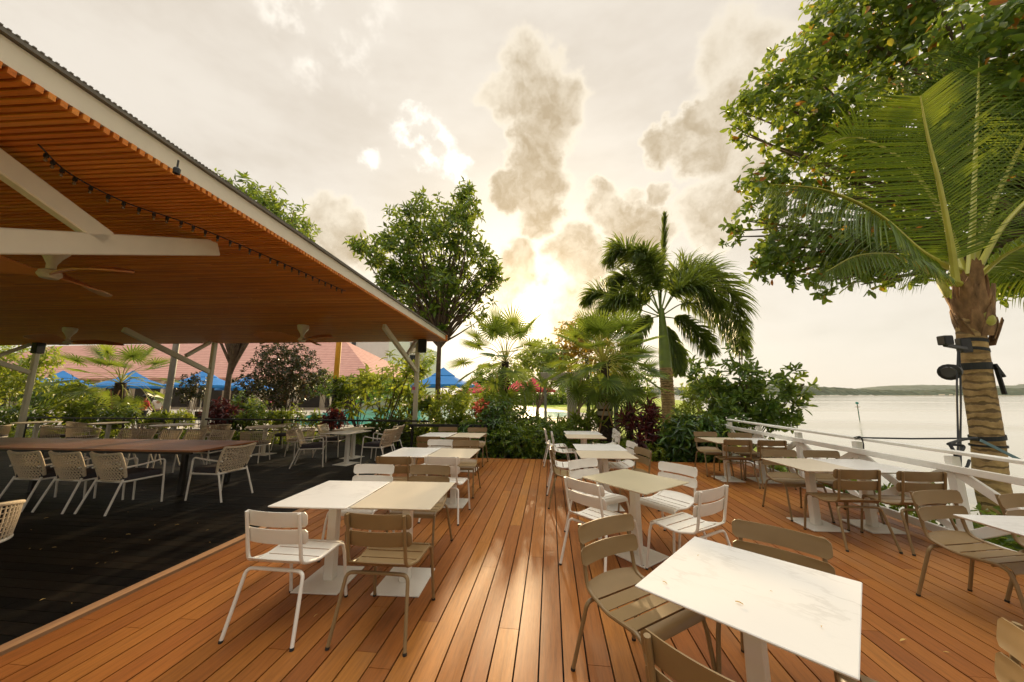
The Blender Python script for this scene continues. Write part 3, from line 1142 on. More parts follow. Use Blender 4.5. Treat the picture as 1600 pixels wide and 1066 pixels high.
# left row, three pairs pushed together
TW.put((-2.00, 3.16), R(2.2), 'white marble table, grey veined, paired with a beige one, nearest of the left row', g)
TB.put((-1.315, 3.205), R(2.2), 'beige table joined to the right of the nearest white marble table of the left row', g)
TW.put((-2.19, 5.42), R(1.0), 'white table of the middle pair in the left row, beside a dark tan chair back', g)
TB.put((-1.505, 5.40), R(1.0), 'beige table of the middle pair in the left row, ahead of a cream chair', g)
TW.put((-2.54, 7.73), R(0.6), 'white table of the farthest left pair, beside the pavilion post', g)
TB.put((-1.835, 7.72), R(0.6), 'beige table of the farthest left pair, in front of the hedge', g)
# middle row
TN.put((.94, 1.925), R(-39.5), 'largest white marble table in the right foreground with fallen yellow petals', g)
TO.put((.875, 3.97), R(41), 'olive beige table set diagonally among four white chairs', g)
RB.put((.81, 5.53), R(3), 'beige table just behind the diagonal olive one, with an orange tan chair at its right', g)
RW.put((.815, 6.24), R(2), 'white table between two beige ones of the middle row, white chair at its right', g)
RB.put((.725, 7.78), R(3), 'beige table near the far end of the middle row, before the cordyline', g)
RW.put((.735, 8.48), R(3), 'white table at the hedge, farthest of the middle row', g)
# row by the fence
TB.put((3.34, 5.06), R(3), 'beige table of the nearer joined pair by the white fence', g)
TW.put((4.00, 5.07), R(3), 'white table touching the fence side of the beige one, behind two brown chairs', g)
TB.put((3.43, 7.45), R(2), 'pale beige table of the far pair by the fence, beside the dark shrub', g)
TW.put((4.06, 7.42), R(2), 'white table of the far pair, tucked against the fence corner', g)
TW.put((3.38, 2.72), R(1), 'white table cut by the right edge of the photo, in front of a tan chair', g)
# black deck side
TW.put((-4.88, 8.02), R(-10), 'white square table on the black deck between four woven armchairs', g)
TB.put((-5.20, 8.80), R(-10), 'beige square table on the black deck just behind the white one', g)


def round_table():
    t = thing('round_table', '', 'table')
    mb = MB()
    mb.lathe([(.42, .725), (.46, .735), (.46, .75), (.455, .755)], 32)
    part('tabletop', mb, M['beige_top'], t)
    mb = MB()
    mb.box((0, 0, .37), (.08, .08, .70))
    part('pedestal', mb, M['white_pole'], t, bevel=.006)
    mb = MB()
    mb.box((0, 0, .007), (.50, .42, .012))
    part('base_plate', mb, M['white_pole'], t)
    return t


RT = Kind(round_table)
g2 = 'round tables on the black deck'
for x, y, s, lb in [(-7.95, 9.0, 1.0, 'round beige table behind a tub chair, below the dark red-leaved tree'), (-11.15, 9.25, 1.15, 'large pale round table between the grey pole and the middle post'),
                    (-13.9, 9.6, .95, 'round table behind the open woven tub chair, under the fan palm'), (-16.6, 9.6, 1.1, 'round table at the foot of the leftmost pavilion post')]:
    RT.put((x, y), 0, lb, g2, (s, s, 1))

lt = thing('long_dining_table', 'long brown wooden dining table on the black deck ringed by woven armchairs', 'table', (-8.9, 5.66, 0), R(1.2))
mb = MB()
for k in range(8):
    mb.box((0, -.52 + k * .149, .732), (6.4, .147, .030))
part('tabletop', mb, M['wood_top'], lt)
ap = MB()
ap.box((0, -.45, .69), (5.9, .03, .06))
ap.box((0, .45, .69), (5.9, .03, .06))
part('apron', ap, M['dark_metal'], lt)
for x in (-2.8, 0, 2.8):
    for y in (-.42, .42):
        mb = MB()
        mb.box((x, y, .36), (.07, .07, .71))
        part('leg', mb, M['dark_metal'], lt, bevel=.006)


# ================================================================== CHAIRS
def bistro(mk):
    def make():
        t = thing('bistro_chair', '', 'chair')
        r = .0125
        for s in (-1, 1):
            rail = fillet([(s * .205, -.285, .825), (s * .208, -.225, .475), (s * .222, -.05, .432), (s * .232, .17, .450), (s * .236, .215, .425)], .05, 6)
            mb = MB()
            mb.tube(rail, r, 9)
            part('side_rail', mb, M[mk], t, True)
            leg = [(s * .236, .213, .428), (s * .240, .235, .36), (s * .25, .285, .012)]
            mb = MB()
            mb.tube(leg, r * .98, 9)
            l = part('leg', mb, M[mk], t, True)
            c = MB()
            c.tube([(s * .25, .2845, .016), (s * .2503, .2865, 0)], r * 1.12, 9)
            part('foot_cap', c, M['rubber'], l, True)
            mb = MB()
            mb.tube(fillet([(s * .12, -.205, .418), (s * .222, -.212, .418), (s * .262, -.315, .012)], .06, 7), r, 9)
            l = part('leg', mb, M[mk], t, True)
            c = MB()
            c.tube([(s * .2615, -.314, .016), (s * .263, -.317, 0)], r * 1.12, 9)
            part('foot_cap', c, M['rubber'], l, True)
        mb = MB()
        mb.tube([(-.125, -.205, .418), (.125, -.205, .418)], r, 9)
        part('cross_bar', mb, M[mk], t, True)
        mb = MB()
        mb.tube([(-.225, .13, .428), (.225, .13, .428)], r * .7, 8)
        part('seat_bar', mb, M[mk], t, True)
        seat = MB()
        prof = [(-.235, .492), (-.205, .462), (-.152, .444)], [(-.138, .442), (-.075, .437), (-.048, .436)], [(-.034, .4355), (.02, .4365), (.062, .440)], \
               [(.076, .441), (.12, .446), (.162, .452)], [(.176, .453), (.205, .450), (.228, .436), (.236, .412)]
        for pr in prof:
            rows = []
            for (y, z) in pr:
                hw = .212 + .02 * (y + .2) / .4
                row = []
                for j in range(9):
                    u = j / 8 * 2 - 1
                    bul = .03 * (1 - u * u) if pr is prof[0] and y < -.16 else 0
                    row.append((u * hw, y - bul, z + .006 + (.012 * (1 - u * u) if bul else 0)))
                rows.append(row)
            seat.slab(rows, .005)
        part('seat', seat, M[mk], t, True)
        for zc, hh in ((.775, .104), (.655, .100)):
            rows = []
            for i in range(7):
                v = i / 6
                z = zc + (v - .5) * hh
                edge = abs(v - .5) * 2
                hw = .246 - .022 * max(0, (edge - .45) / .55) ** 2.5
                row = []
                for j in range(13):
                    u = j / 12 * 2 - 1
                    yb = -.225 - (z - .475) / .35 * .06
                    row.append((u * hw, yb + .018 - .034 * (1 - u * u) + .010, z))
                rows.append(row)
            mb = MB()
            mb.slab(rows[::-1], .006)
            part('back_slat', mb, M[mk], t, True)
        return t
    return Kind(make)


CW, CT = bistro('white_coat'), bistro('tan_coat')
K = 1.0645
gc = 'slatted metal cafe chairs'


def chair(kind, x, y, fx, fy, label):
    kind.put((x * K, y * K), math.atan2(-fx, fy), label, gc)


# left row, front to back
chair(CW, -1.84, 2.49, .02, 1, 'white chair at the near left corner, back to the camera, before the white marble table')
chair(CT, -1.145, 2.52, -.01, 1, 'brown slatted chair in the left foreground, back to the camera, beside a white chair')
chair(CW, -1.95, 3.52, .02, -1, 'white chair facing the camera across the nearest marble table of the left row')
chair(CT, -1.33, 3.55, -.02, -1, 'tan chair facing the camera behind the nearest beige table of the left row')
chair(CT, -1.99, 4.52, -.05, 1, 'dark tan chair turned from the camera at the left end of the middle left pair')
chair(CW, -1.36, 4.57, .03, 1, 'cream white chair, back to the camera, at the beige table of the middle left pair')
chair(CW, -1.885, 5.64, 0, -1, 'white chair facing the camera at the far side of the middle left pair')
chair(CT, -1.43, 5.61, .03, -1, 'tan chair facing the camera at the right end of the middle left pair')
chair(CT, -2.26, 6.55, 0, 1, 'tan chair with its back to the camera right beside the pavilion post')
chair(CT, -1.70, 6.52, .02, 1, 'tan chair, back to the camera, at the beige table of the farthest left pair')
chair(CT, -2.43, 7.86, 0, -1, 'left of two tan chairs facing the camera by the hedge beyond the farthest left tables')
chair(CT, -1.71, 7.82, 0, -1, 'right of two tan chairs facing the camera by the hedge beyond the farthest left tables')
# foreground table
chair(CT, .475, 2.13, .58, -.81, 'tan chair with a clear view of its slatted seat, left of the big marble table')
chair(CT, 1.15, 2.10, -.62, -.78, 'tan chair whose two back slats rise behind the big marble table')
chair(CT, .62, 1.36, .655, .755, 'nearest brown chair, cut by the bottom edge, its curved back toward the camera')
chair(CT, 1.245, 1.45, -.87, .50, 'tan chair cut by the lower right corner of the photo')
# diagonal table
chair(CW, .45, 3.47, .72, .70, 'cream white chair at the near left of the diagonal table, back to the camera')
chair(CW, .517, 4.13, .6, -.8, 'white chair at the far left side of the diagonal table, its slats facing the camera')
chair(CW, 1.20, 4.0, -.78, -.62, 'white chair at the far right side of the diagonal table, facing the camera')
chair(CW, 1.18, 3.37, -.6, .8, 'beige white chair, side on, at the near right of the diagonal table')
# middle row
chair(CT, .26, 5.22, 1, -.05, 'tan chair seen edge on at the left of the beige table behind the diagonal one')
chair(CW, .22, 5.85, 1, 0, 'white chair seen edge on, left of the white table in the middle row')
chair(CW, .27, 7.25, 1, 0, 'white chair at the left of the far beige table in the middle row')
chair(CW, .12, 7.95, 1, .05, 'white chair at the hedge, left of the farthest white table in the middle row')
chair(CW, 1.06, 5.92, -1, -.1, 'white chair at the right end of the white table in the middle row')
chair(CT, 1.07, 5.22, -1, -.25, 'orange tan chair at the right end of the beige table in the middle row')
chair(CW, 1.17, 8.08, -1, .05, 'far one of two overlapping white chairs at the right of the farthest middle tables')
chair(CW, 1.12, 7.45, -1, .05, 'near one of two overlapping white chairs at the right of the farthest middle tables')
# fence row
chair(CT, 3.15, 4.33, -.03, 1, 'brown chair with its back to the camera at the beige table by the fence')
chair(CT, 3.72, 4.30, -.02, 1, 'brown chair with its back to the camera at the white table by the fence')
chair(CT, 3.17, 5.12, 0, -1, 'tan chair facing the camera behind the beige table by the fence')
chair(CT, 3.71, 5.11, 0, -1, 'tan chair facing the camera with its back against the fence braces')
chair(CT, 3.2, 6.70, .03, 1, 'dark tan chair, back to the camera, at the left of the far fence pair')
chair(CT, 3.74, 6.69, .02, 1, 'dark tan chair, back to the camera, at the right of the far fence pair')
chair(CT, 3.18, 7.45, 0, -1, 'tan chair facing the camera beside the big dark shrub')
chair(CT, 3.79, 7.33, 0, -1, 'tan chair facing the camera in the corner where the fence meets the shrubs')
chair(CT, 3.13, 3.03, .25, -1, 'large tan chair at right facing the camera, seat showing past the cut-off white table')
chair(CT, 3.70, 3.0, .2, -1, 'tan chair cut by the right edge of the photo, in front of the coconut trunk')


def woven_armchair():
    t = thing('woven_armchair', '', 'armchair')
    r = .0135

    def bp(u, v):                 # back surface, u -1..1, v 0..1
        hw = .232 + .03 * v + .012 * math.sin(v * 3)
        return Vector((u * hw, -.235 - .13 * v ** 1.3 + .045 * u * u, .415 + .40 * v - .018 * (1 - u * u) * v))
    for s in (-1, 1):
        mb = MB()
        mb.tube(fillet([(s * .275, .285, .0), (s * .268, .25, .655), (s * .262, -.02, .615), (s * .248, -.285, .60)], .06, 7), r, 9)
        part('arm', mb, M['white_coat'], t, True)
        mb = MB()
        mb.tube([(s * .235, -.22, .44), (s * .262, -.375, .0)], r, 9)
        part('leg', mb, M['white_coat'], t, True)
    mb = MB()
    for s in (-1, 1):
        mb.tube([(s * .24, -.225, .405), (s * .268, .255, .405)], r, 8)
    mb.tube([(-.266, .25, .405), (.266, .25, .405)], r, 8)
    mb.tube([(-.24, -.225, .405), (.24, -.225, .405)], r, 8)
    part('seat_frame', mb, M['white_coat'], t, True)
    mb = MB()
    mb.box((0, .02, .455), (.49, .47, .09))
    part('seat_cushion', mb, M['cushion'], t, True, .022, 3)
    mb = MB()
    ring = [bp(-1, v / 8) for v in range(8)] + [bp(u / 5 - 1, 1) for u in range(10)] + [bp(1, 1 - v / 8) for v in range(8)]
    ring = fillet(ring[:1] + ring[1:], .01, 2)
    mb.tube(ring, .019, 8)
    mb.tube([bp(u / 5 - 1, 0) for u in range(11)], .017, 8)
    part('back_border', mb, M['rope'], t, True)
    mb = MB()
    nd = 9
    for fam in (-1, 1):
        for k in range(-nd, nd + 1):
            pts = []
            for i in range(15):
                v = i / 14
                u = k / nd * 1.62 + fam * (v - .5) * 1.25
                if -1 <= u <= 1:
                    pts.append(bp(u, v) + Vector((0, .003 * fam, 0)))
            if len(pts) > 1:
                mb.tube(pts, .0072, 4, False)
    for k in range(1, 9):
        mb.tube([bp(u / 4 - 1, k / 9) for u in range(9)], .0060, 4, False)
    part('back_weave', mb, M['rope'], t)
    return t


WA = Kind(woven_armchair)
gw = 'woven armchairs on the black deck'


def wa(x, y, deg, lb):
    WA.put((x, y), R(deg), lb, gw)


wa(-6.33, 4.72, -3, 'woven armchair at the near side of the long table, its right arm in clear view')
wa(-7.03, 4.72, -2, 'second woven armchair along the near side of the long table, between two others')
wa(-7.73, 4.71, 0, 'woven armchair at the near side of the long table, cut by the left picture edge')
wa(-5.42, 5.33, 86, 'woven armchair at the right end of the long table, turned left')
for px, lb in [(188, 'leftmost in the row of woven backs'), (217, 'second in the row of woven backs from the left'), (263, 'third in the row of woven backs from the left'),
               (307, 'fourth in the row of woven backs from the left'), (354, 'last woven back at the right')]:
    p = onz(px, 674, .79)
    wa(p.x, 7.05, 180 + random.uniform(-4, 4), 'woven armchair beyond the long table, ' + lb)
wa(-5.62, 7.78, -62, 'woven armchair at the left of the white square table on the black deck')
wa(-5.95, 9.05, -80, 'woven armchair half hidden behind the left of the square tables on the black deck')
wa(-4.16, 8.18, 82, 'woven armchair at the near right of the white square table on the black deck')
wa(-4.35, 9.0, 85, 'woven armchair nearest the pool, farther right of the square tables on the black deck')


def tub_chair():
    t = thing('woven_tub_chair', '', 'tub chair')

    def rim(a, z, k=1.0):         # a from -1 (right arm front) to 1 (left arm front)
        th = a * R(125)
        return Vector((math.sin(th) * .335 * k, -math.cos(th) * .31 * k + .02, z))
    N = 25
    mb = MB()
    top = [rim(i / (N - 1) * 2 - 1, .74 - .10 * abs(i / (N - 1) * 2 - 1) ** 2) for i in range(N)]
    mb.tube(top, .017, 8)
    part('top_rail', mb, M['rope'], t, True)
    mb = MB()
    mb.tube([rim(i / (N - 1) * 2 - 1, .41, .92) for i in range(N)], .014, 7)
    part('seat_frame', mb, M['white_coat'], t, True)
    mb = MB()
    for i in range(41):
        a = i / 40 * 2 - 1
        mb.tube([rim(a, .74 - .10 * abs(a) ** 2), rim(a, .58, .98), rim(a, .41, .92)], .0055, 4, False)
    for k in range(1, 8):
        v = k / 8
        mb.tube([rim(i / 12 - 1, .41 + (.33 - .10 * abs(i / 12 - 1) ** 2) * v, .92 + .08 * v) for i in range(25)], .005, 4, False)
    part('back_weave', mb, M['rope'], t)
    mb = MB()
    mb.lathe([(.05, .40), (.275, .41), (.29, .44), (.275, .475), (.05, .485)], 24)
    part('seat_cushion', mb, M['cushion'], t, True)
    for sx in (-1, 1):
        for sy in (-1, 1):
            mb = MB()
            mb.tube([(sx * .22, sy * .18, .41), (sx * .25, sy * .24, 0)], .012, 8)
            part('leg', mb, M['white_coat'], t, True)
    return t


TC = Kind(tub_chair)
gt = 'round woven tub chairs on the black deck'
for x, y, d, lb in [(-7.35, 8.05, 12, 'round tub chair, curved back to the camera, before the round table by the dark tree'),
                    (-6.75, 8.85, 65, 'round woven tub chair turned side on right of the round table under the dark tree'),
                    (-13.2, 8.55, 5, 'round woven tub chair with its grid weave toward the camera, below the fan palm'),
                    (-14.4, 8.75, -55, 'wide open round tub chair turned to the right, near the leftmost post'),
                    (-16.2, 8.5, 130, 'round tub chair cut by the left edge of the photo'),
                    (-15.6, 10.0, -20, 'round tub chair with only its slanted rim showing beside the leftmost post'),
                    (-12.7, 9.75, 70, 'round tub chair slanting behind the row of woven backs, left of the grey pole'),
                    (-10.1, 9.6, 60, 'dark round tub chair at the foot of the middle pavilion post'),
                    (-8.0, 9.85, 185, 'round tub chair rim showing just behind the round table under the dark tree')]:
    TC.put((x, y), R(d), lb, gt)
p = onz(-22, 800, .72)
TC.put((p.x - .42, p.y + .05), R(60), 'round woven tub chair cut by the left picture edge in the foreground', gt)


# ================================================================== FENCE BY THE WATER
FX = 4.47
fence = thing('fence', 'white wooden fence with crossed braces along the water side of the deck', 'fence', (FX, 9.3, -.15))


def fpt(y, z):
    return (0, y - 9.3, z + .15)


def fpart(name, a, b, w, h, up=(0, 0, 1), dx=0.0):
    mb = MB()
    a = Vector(fpt(*a)) + Vector((dx, 0, 0))
    b = Vector(fpt(*b)) + Vector((dx, 0, 0))
    mb.bar(a, b, w, h, up)
    return part(name, mb, M['fence'], fence, bevel=.005)


fys = [9.35 - 1.21 * i for i in range(9)]
for i, y in enumerate(fys):
    fpart('post', (y, -.15), (y, .96), .085, .085, (1, 0, 0))
fpart('top_rail', (9.4, 1.01), (-.6, 1.01), .105, .036)
fpart('upper_rail', (9.38, .835), (-.6, .835), .032, .075, dx=-.062)
fpart('bottom_rail', (9.38, .115), (-.6, .115), .04, .09, dx=-.064)
for a, b in zip(fys, fys[1:]):
    fpart('brace', (a - .06, .80), (b + .06, .16), .035, .098, dx=-.030)
    fpart('brace', (a - .06, .16), (b + .06, .80), .035, .098, dx=.022)
# the short return of the fence at the hedge
fr = thing('fence', 'short white fence return running behind the far table into the shrubs', 'fence', (FX - .05, 9.42, -.15))
mb = MB()
mb.bar((0, .0, 1.02), (-.15, 1.9, 1.02), .10, .05)
part('top_rail', mb, M['fence'], fr, bevel=.005)
mb = MB()
mb.bar((-.15, 1.9, 0), (-.15, 1.9, 1.0), .085, .085, (1, 0, 0))
part('post', mb, M['fence'], fr, bevel=.005)

# low black rail along the far end of the dark deck
br = thing('metal_railing', 'low black metal rail along the garden end of the black deck', 'railing', (XD - 1.0, 10.75, 0))
mb = MB()
mb.bar((-14.5, 0, .80), (1.9, 0, .80), .05, .05)
mb.bar((-14.5, 0, .45), (1.9, 0, .45), .03, .03)
part('rail', mb, M['black_metal'], br)
for k in range(9):
    mb = MB()
    mb.box((-14.4 + k * 2.03, 0, .40), (.04, .04, .80))
    part('post', mb, M['black_metal'], br)
bb = thing('metal_railing', 'short thick black bar rail between the pool post and the hedge', 'railing', (-3.0, 9.55, 0))
mb = MB()
mb.bar((-1.0, 0, .78), (1.25, 0, .78), .09, .07)
part('rail', mb, M['black_metal'], bb)
for x in (-.9, 1.1):
    mb = MB()
    mb.box((x, 0, .37), (.06, .06, .75))
    part('post', mb, M['black_metal'], bb)

# ================================================================== COCONUT PALM
CB = Vector((6.15, 5.75, -.75))
coco = thing('coconut_palm', 'coconut palm with a leaning ringed trunk and broad lit fronds beyond the white fence', 'palm', CB)


def rel(px, py, Y, base):
    return at(px, py, Y) - base


tr = [Vector((0.05, 0, 0)), rel(1552, 770, 5.72, CB), rel(1543, 690, 5.70, CB), rel(1527, 590, 5.65, CB), rel(1517, 520, 5.6, CB), rel(1516, 470, 5.58, CB)]
mb = MB()
tp = bez(tr, 14)
nt = len(tp)
mb.tube(tp, [(.168 - .036 * i / nt) * (1 + .010 * math.sin(i * 2.6)) for i in range(nt)], 20)
part('trunk', mb, M['ringbark'], coco, True)
mb = MB()
top = tp[-1]
for k in range(30):
    a = k * 2.399 + random.uniform(-.3, .3)
    d = Vector((math.cos(a), math.sin(a), 0))
    lev = k / 29
    z0 = -.62 + .50 * lev + random.uniform(-.06, .06)
    h = random.uniform(.28, .5) + .15 * lev
    w0 = random.uniform(.11, .20)
    lift = random.uniform(.0, .05) + (random.uniform(.04, .09) if k % 4 == 0 else 0)
    rr0 = .128 + .028 * lev
    tear = [random.uniform(-.05, .06) for _ in range(5)]
    rows = []
    for i in range(6):
        u = i / 5
        row = []
        for j in range(5):
            w = (j / 4 - .5) * w0 * (1 - .55 * u ** 2)
            s = Vector((-d.y, d.x, 0))
            row.append(top + Vector((0, 0, z0 + h * u + (tear[j] * u * u))) + d * (rr0 + .05 * math.sin(u * 2.2) + lift * u * u - w * w * 2.2) + s * w)
        rows.append(row)
    mb.slab(rows, .012)
part('leaf_bases', mb, M['husk'], coco, True)
for px, py, r in ((1541, 500, .085), (1478, 455, .045)):
    mb = MB()
    q = rel(px, py, 5.45, CB)
    mb.tube(bez([q + Vector((.02, .1, .25)), q, q + Vector((0, 0, -.10))], 4), [r * .5, r * .75, r, r * 1.05, r, r * .95, r * .8, r * .6, r * .25], 12)
    part('fruit_stalk', mb, M['petiole'], coco, True)


def feather(name, parent, pts, ll, nl, m, ups=None, fold=.35, droop=.25, r0=.035, start=.12, lw=.05, ang=(60, 35), rach=None, jit=.06, plume=False):
    """a feather frond: a rachis curve and leaflets along it; ups gives the upper-face direction"""
    cur = bez([Vector(p) for p in pts], 10)
    n = len(cur)
    mb = MB()
    mb.tube(cur, [r0 * (1 - .92 * (i / (n - 1))) + .003 for i in range(n)], 7, flat=.7)
    fr_o = part(name, mb, M['petiole'] if rach is None else M[rach], parent, True)
    cu = np.array([list(c) for c in cur])
    L = []
    for k in range(nl):
        u = start + (1 - start) * (k + .5) / nl
        f = u * (n - 1)
        i = min(int(f), n - 2)
        p = cu[i] + (cu[i + 1] - cu[i]) * (f - i)
        t = cu[min(i + 1, n - 1)] - cu[max(i - 1, 0)]
        t = t / np.linalg.norm(t)
        up = np.array(ups if ups is not None else (0, 0, 1), float)
        up = up - t * up.dot(t)
        up /= np.linalg.norm(up) + 1e-9
        sd = np.cross(t, up)
        a = math.radians(ang[0] + (ang[1] - ang[0]) * u)
        prof = (math.sin(min(1, (u - start) / (1 - start) * 1.25 + .22) * math.pi * .62)) * (1 - .55 * max(0, (u - .7) / .3) ** 1.5)
        for s in ((-1, 1) if not plume else (-1, 1, -1, 1, -1, 1)):
            ff = fold if not plume else random.uniform(-1.5, 1.5)
            d = t * math.cos(a) + (sd * s * math.cos(ff) + up * math.sin(ff)) * math.sin(a)
            d = d + RNG.normal(size=3) * jit
            L.append((p, d, up * 1.0 + sd * s * -.3, ll * prof * random.uniform(.88, 1.08)))
    # each leaflet: a folded strip of three segments that droops
    V, F = [], []
    for p, d, up, ln in L:
        d = d / np.linalg.norm(d)
        sd = np.cross(d, up)
        sd /= np.linalg.norm(sd) + 1e-9
        nn = np.cross(sd, d)
        o = len(V)
        cx_ = p.copy()
        dd = d.copy()
        for q in range(5):
            w = lw * (0.55, 1.0, .9, .6, .04)[q] * .5
            V.append(cx_ - sd * w + nn * w * .5)
            V.append(cx_)
            V.append(cx_ + sd * w + nn * w * .5)
            dd = dd + np.array((0, 0, -droop * .28 * (q + .6)))
            dd /= np.linalg.norm(dd)
            cx_ = cx_ + dd * ln / 4
        for q in range(4):
            a = o + q * 3
            F.append((a, a + 1, a + 4, a + 3))
            F.append((a + 1, a + 2, a + 5, a + 4))
    me = bpy.data.meshes.new('leaflets')
    me.from_pydata([tuple(v) for v in V], [], F)
    me.update()
    link('leaflets', me, m, fr_o)
    return fr_o


hub = (1507, 432)
tocam = tuple(-(at(1440, 300, 5.5) - EYE).normalized())
cf = [  # (points px,py,Y), leaflet length, number, upper face, droop, fold
    ([(1493, 440, 5.35), (1486, 385, 5.25), (1468, 290, 5.0), (1450, 215, 4.85), (1438, 150, 4.75)], 1.2, 74, (.20, .95, .15), .03, .16, (80, 58)),
    ([(1500, 425, 5.5), (1440, 395, 5.3), (1370, 335, 5.1), (1290, 298, 5.0), (1205, 288, 4.95)], 1.25, 80, (-.1, .1, 1), .45, -1.15, (74, 52)),
    ([(1515, 430, 5.7), (1520, 340, 5.9), (1524, 240, 6.1), (1528, 150, 6.3), (1530, 80, 6.5)], 1.4, 78, (.1, .95, .1), .04, .14, (76, 54)),
    ([(1508, 430, 5.75), (1470, 330, 6.2), (1410, 250, 6.5), (1340, 215, 6.7), (1290, 225, 6.8)], 1.05, 54, (0, .3, 1), .30, .1, (64, 40)),
    ([(1520, 435, 5.6), (1570, 350, 5.5), (1640, 290, 5.4), (1720, 280, 5.3), (1800, 310, 5.25)], 1.25, 56, (.2, -.2, 1), .50, -.25, (66, 40)),
    ([(1522, 440, 5.6), (1575, 395, 5.3), (1650, 370, 5.0), (1730, 390, 4.9)], 1.1, 50, (.2, .3, 1), .55, -.2, (66, 40)),
    ([(1500, 445, 5.45), (1455, 425, 5.2), (1400, 400, 5.0), (1340, 400, 4.9), (1290, 425, 4.85)], .75, 50, (0, 0, 1), .75, -.35, (62, 38)),
    ([(1515, 425, 5.75), (1560, 300, 6.2), (1620, 190, 6.6), (1690, 120, 6.9)], 1.35, 54, (.3, .7, .5), .25, .1, (70, 46)),
    ([(1513, 440, 5.75), (1540, 420, 6.3), (1590, 420, 6.9), (1640, 450, 7.3)], 1.0, 44, (0, 0, 1), .7, -.2, (60, 40)),
]
for pts, ll, nl, up, dr, fo, an in cf:
    feather('frond', coco, [rel(*p, CB) for p in pts], ll, nl, M['coconut'], up, fo, dr, .052, .16, .025, an, None, .022)

# lights, straps and cables on the coconut trunk (each a thing of its own)
fl = thing('spotlight', 'small square black spotlight strapped high on the coconut trunk', 'spotlight', at(1490, 537, 5.35))
mb = MB()
q0 = at(1490, 537, 5.35)
mb.box(at(1477, 532, 5.2) - q0, (.115, .11, .125))
part('lamp_head', mb, M['black_plastic'], fl, bevel=.012)
mb = MB()
mb.bar(at(1476, 539, 5.22) - q0, at(1509, 545, 5.36) - q0, .05, .05)
mb.box(at(1506, 540, 5.38) - q0, (.14, .08, .20))
part('bracket', mb, M['black_plastic'], fl, bevel=.01)
q0 = at(1488, 580, 5.3)
fl = thing('floodlight', 'rounded black floodlight strapped to the coconut trunk below the spotlight', 'floodlight', q0)
mb = MB()
ax = Vector((-.85, -.5, -.15)).normalized()
pts = [ax * s for s in (-.10, -.06, .0, .07, .12, .135)]
mb.tube(pts, [.04, .08, .095, .105, .11, .085], 16)
part('lamp_head', mb, M['black_plastic'], fl, True)
mb = MB()
pts = [ax * s for s in (.136, .142)]
mb.tube(pts, [.075, .07], 16)
part('lens', mb, M['dark_glass'], fl, True)
mb = MB()
mb.bar(Vector((.02, .02, .02)), Vector((.27, .17, .05)), .05, .06)
part('bracket', mb, M['black_plastic'], fl)


def trunk_at(py):
    best = min(tp, key=lambda v: abs(rel_y(v) - py))
    return best


def rel_y(v):
    d = v + CB - EYE
    return 533 - FPX * d.dot(_up) / d.dot(_fw)


def strap(py, name, label, m, hgt=.05, tilt=0.0, cat='strap', rad=.2):
    c = trunk_at(py)
    t = thing(name, label, cat, CB + c)
    mb = MB()
    ring = []
    for k in range(33):
        a = k / 32 * 2 * math.pi
        ring.append((math.cos(a) * rad, math.sin(a) * rad, tilt * math.cos(a)))
    o = 0
    for x, y, z in ring:
        mb.v += [(x, y, z - hgt / 2), (x, y, z + hgt / 2), (x * 1.03, y * 1.03, z + hgt / 2), (x * 1.03, y * 1.03, z - hgt / 2)]
    for k in range(32):
        for j in range(4):
            mb.f.append((k * 4 + j, k * 4 + (j + 1) % 4, k * 4 + 4 + (j + 1) % 4, k * 4 + 4 + j))
    part('band', mb, m, t)
    return t


strap(533, 'strap', 'topmost black strap round the coconut trunk, holding the square spotlight', M['rope_dark'], .05, -.02, rad=.142)
strap(547, 'strap', 'second black strap round the coconut trunk, just under the spotlight', M['rope_dark'], .045, -.03, rad=.144)
s = strap(573, 'strap', 'wide black strap with a hanging buckle, level with the floodlight', M['rope_dark'], .10, 0, rad=.148)
mb = MB()
mb.bar((.09, -.13, .02), (.17, -.13, -.16), .05, .03)
mb.bar((.10, -.14, -.05), (.13, -.14, -.40), .045, .02)
part('loose_end', mb, M['rope_dark'], s)
strap(684, 'strap', 'dark rope wound round the coconut trunk where the tie from the fence ends', M['rope_dark'], .06, .02, rad=.163)
strap(699, 'strap', 'lower thin dark rope round the coconut trunk, under the tie rope', M['rope_dark'], .03, 0, rad=.166)
p0 = at(1340, 684, 5.56)
tie = thing('tie_rope', 'taut dark rope from the fence rail across to the coconut trunk', 'rope', p0)
mb = MB()
e = at(1512, 685, 5.42)
mb.tube([(0, 0, 0), (e - p0) * .5 + Vector((0, 0, -.01)), e - p0], .012, 6)
mb.tube(bez([(-.05, 0, .0), (.0, -.03, .02), (.04, .0, .0), (.0, .03, -.02), (-.03, 0, -.02), (.01, -.04, 0), (.03, -.04, -.07), (.025, -.04, -.15)], 5), .008, 6)
part('rope_line', mb, M['rope_dark'], tie, True)
p0 = at(1532, 688, 5.3)
tie = thing('tie_rope', 'blue grey strap slanting down from the trunk rope to the right', 'strap', p0)
mb = MB()
mb.bar((0, 0, 0), at(1600, 722, 5.3) - p0, .012, .035)
part('band', mb, M['strap_blue'], tie)
p0 = at(1498, 548, 5.28)
cb = thing('power_cables', 'two black cables hanging down the coconut trunk from the floodlights to the fence', 'cable', p0)
for dx in (0, 6):
    mb = MB()
    mb.tube(bez([at(1497 + dx * .3, 548, 5.28) - p0, at(1495 + dx, 610, 5.1) - p0, at(1497 + dx * .6, 690, 4.9) - p0, at(1495 + dx, 720, 4.75) - p0, at(1501, 770, 4.7) - p0], 6), .010, 6)
    part('cable', mb, M['rope_dark'], cb, True)
p0 = at(1478, 705, 4.62)
ht = thing('rope_tie', 'black rope hitch looped over the fence rail in front of the coconut trunk', 'rope', p0)
mb = MB()
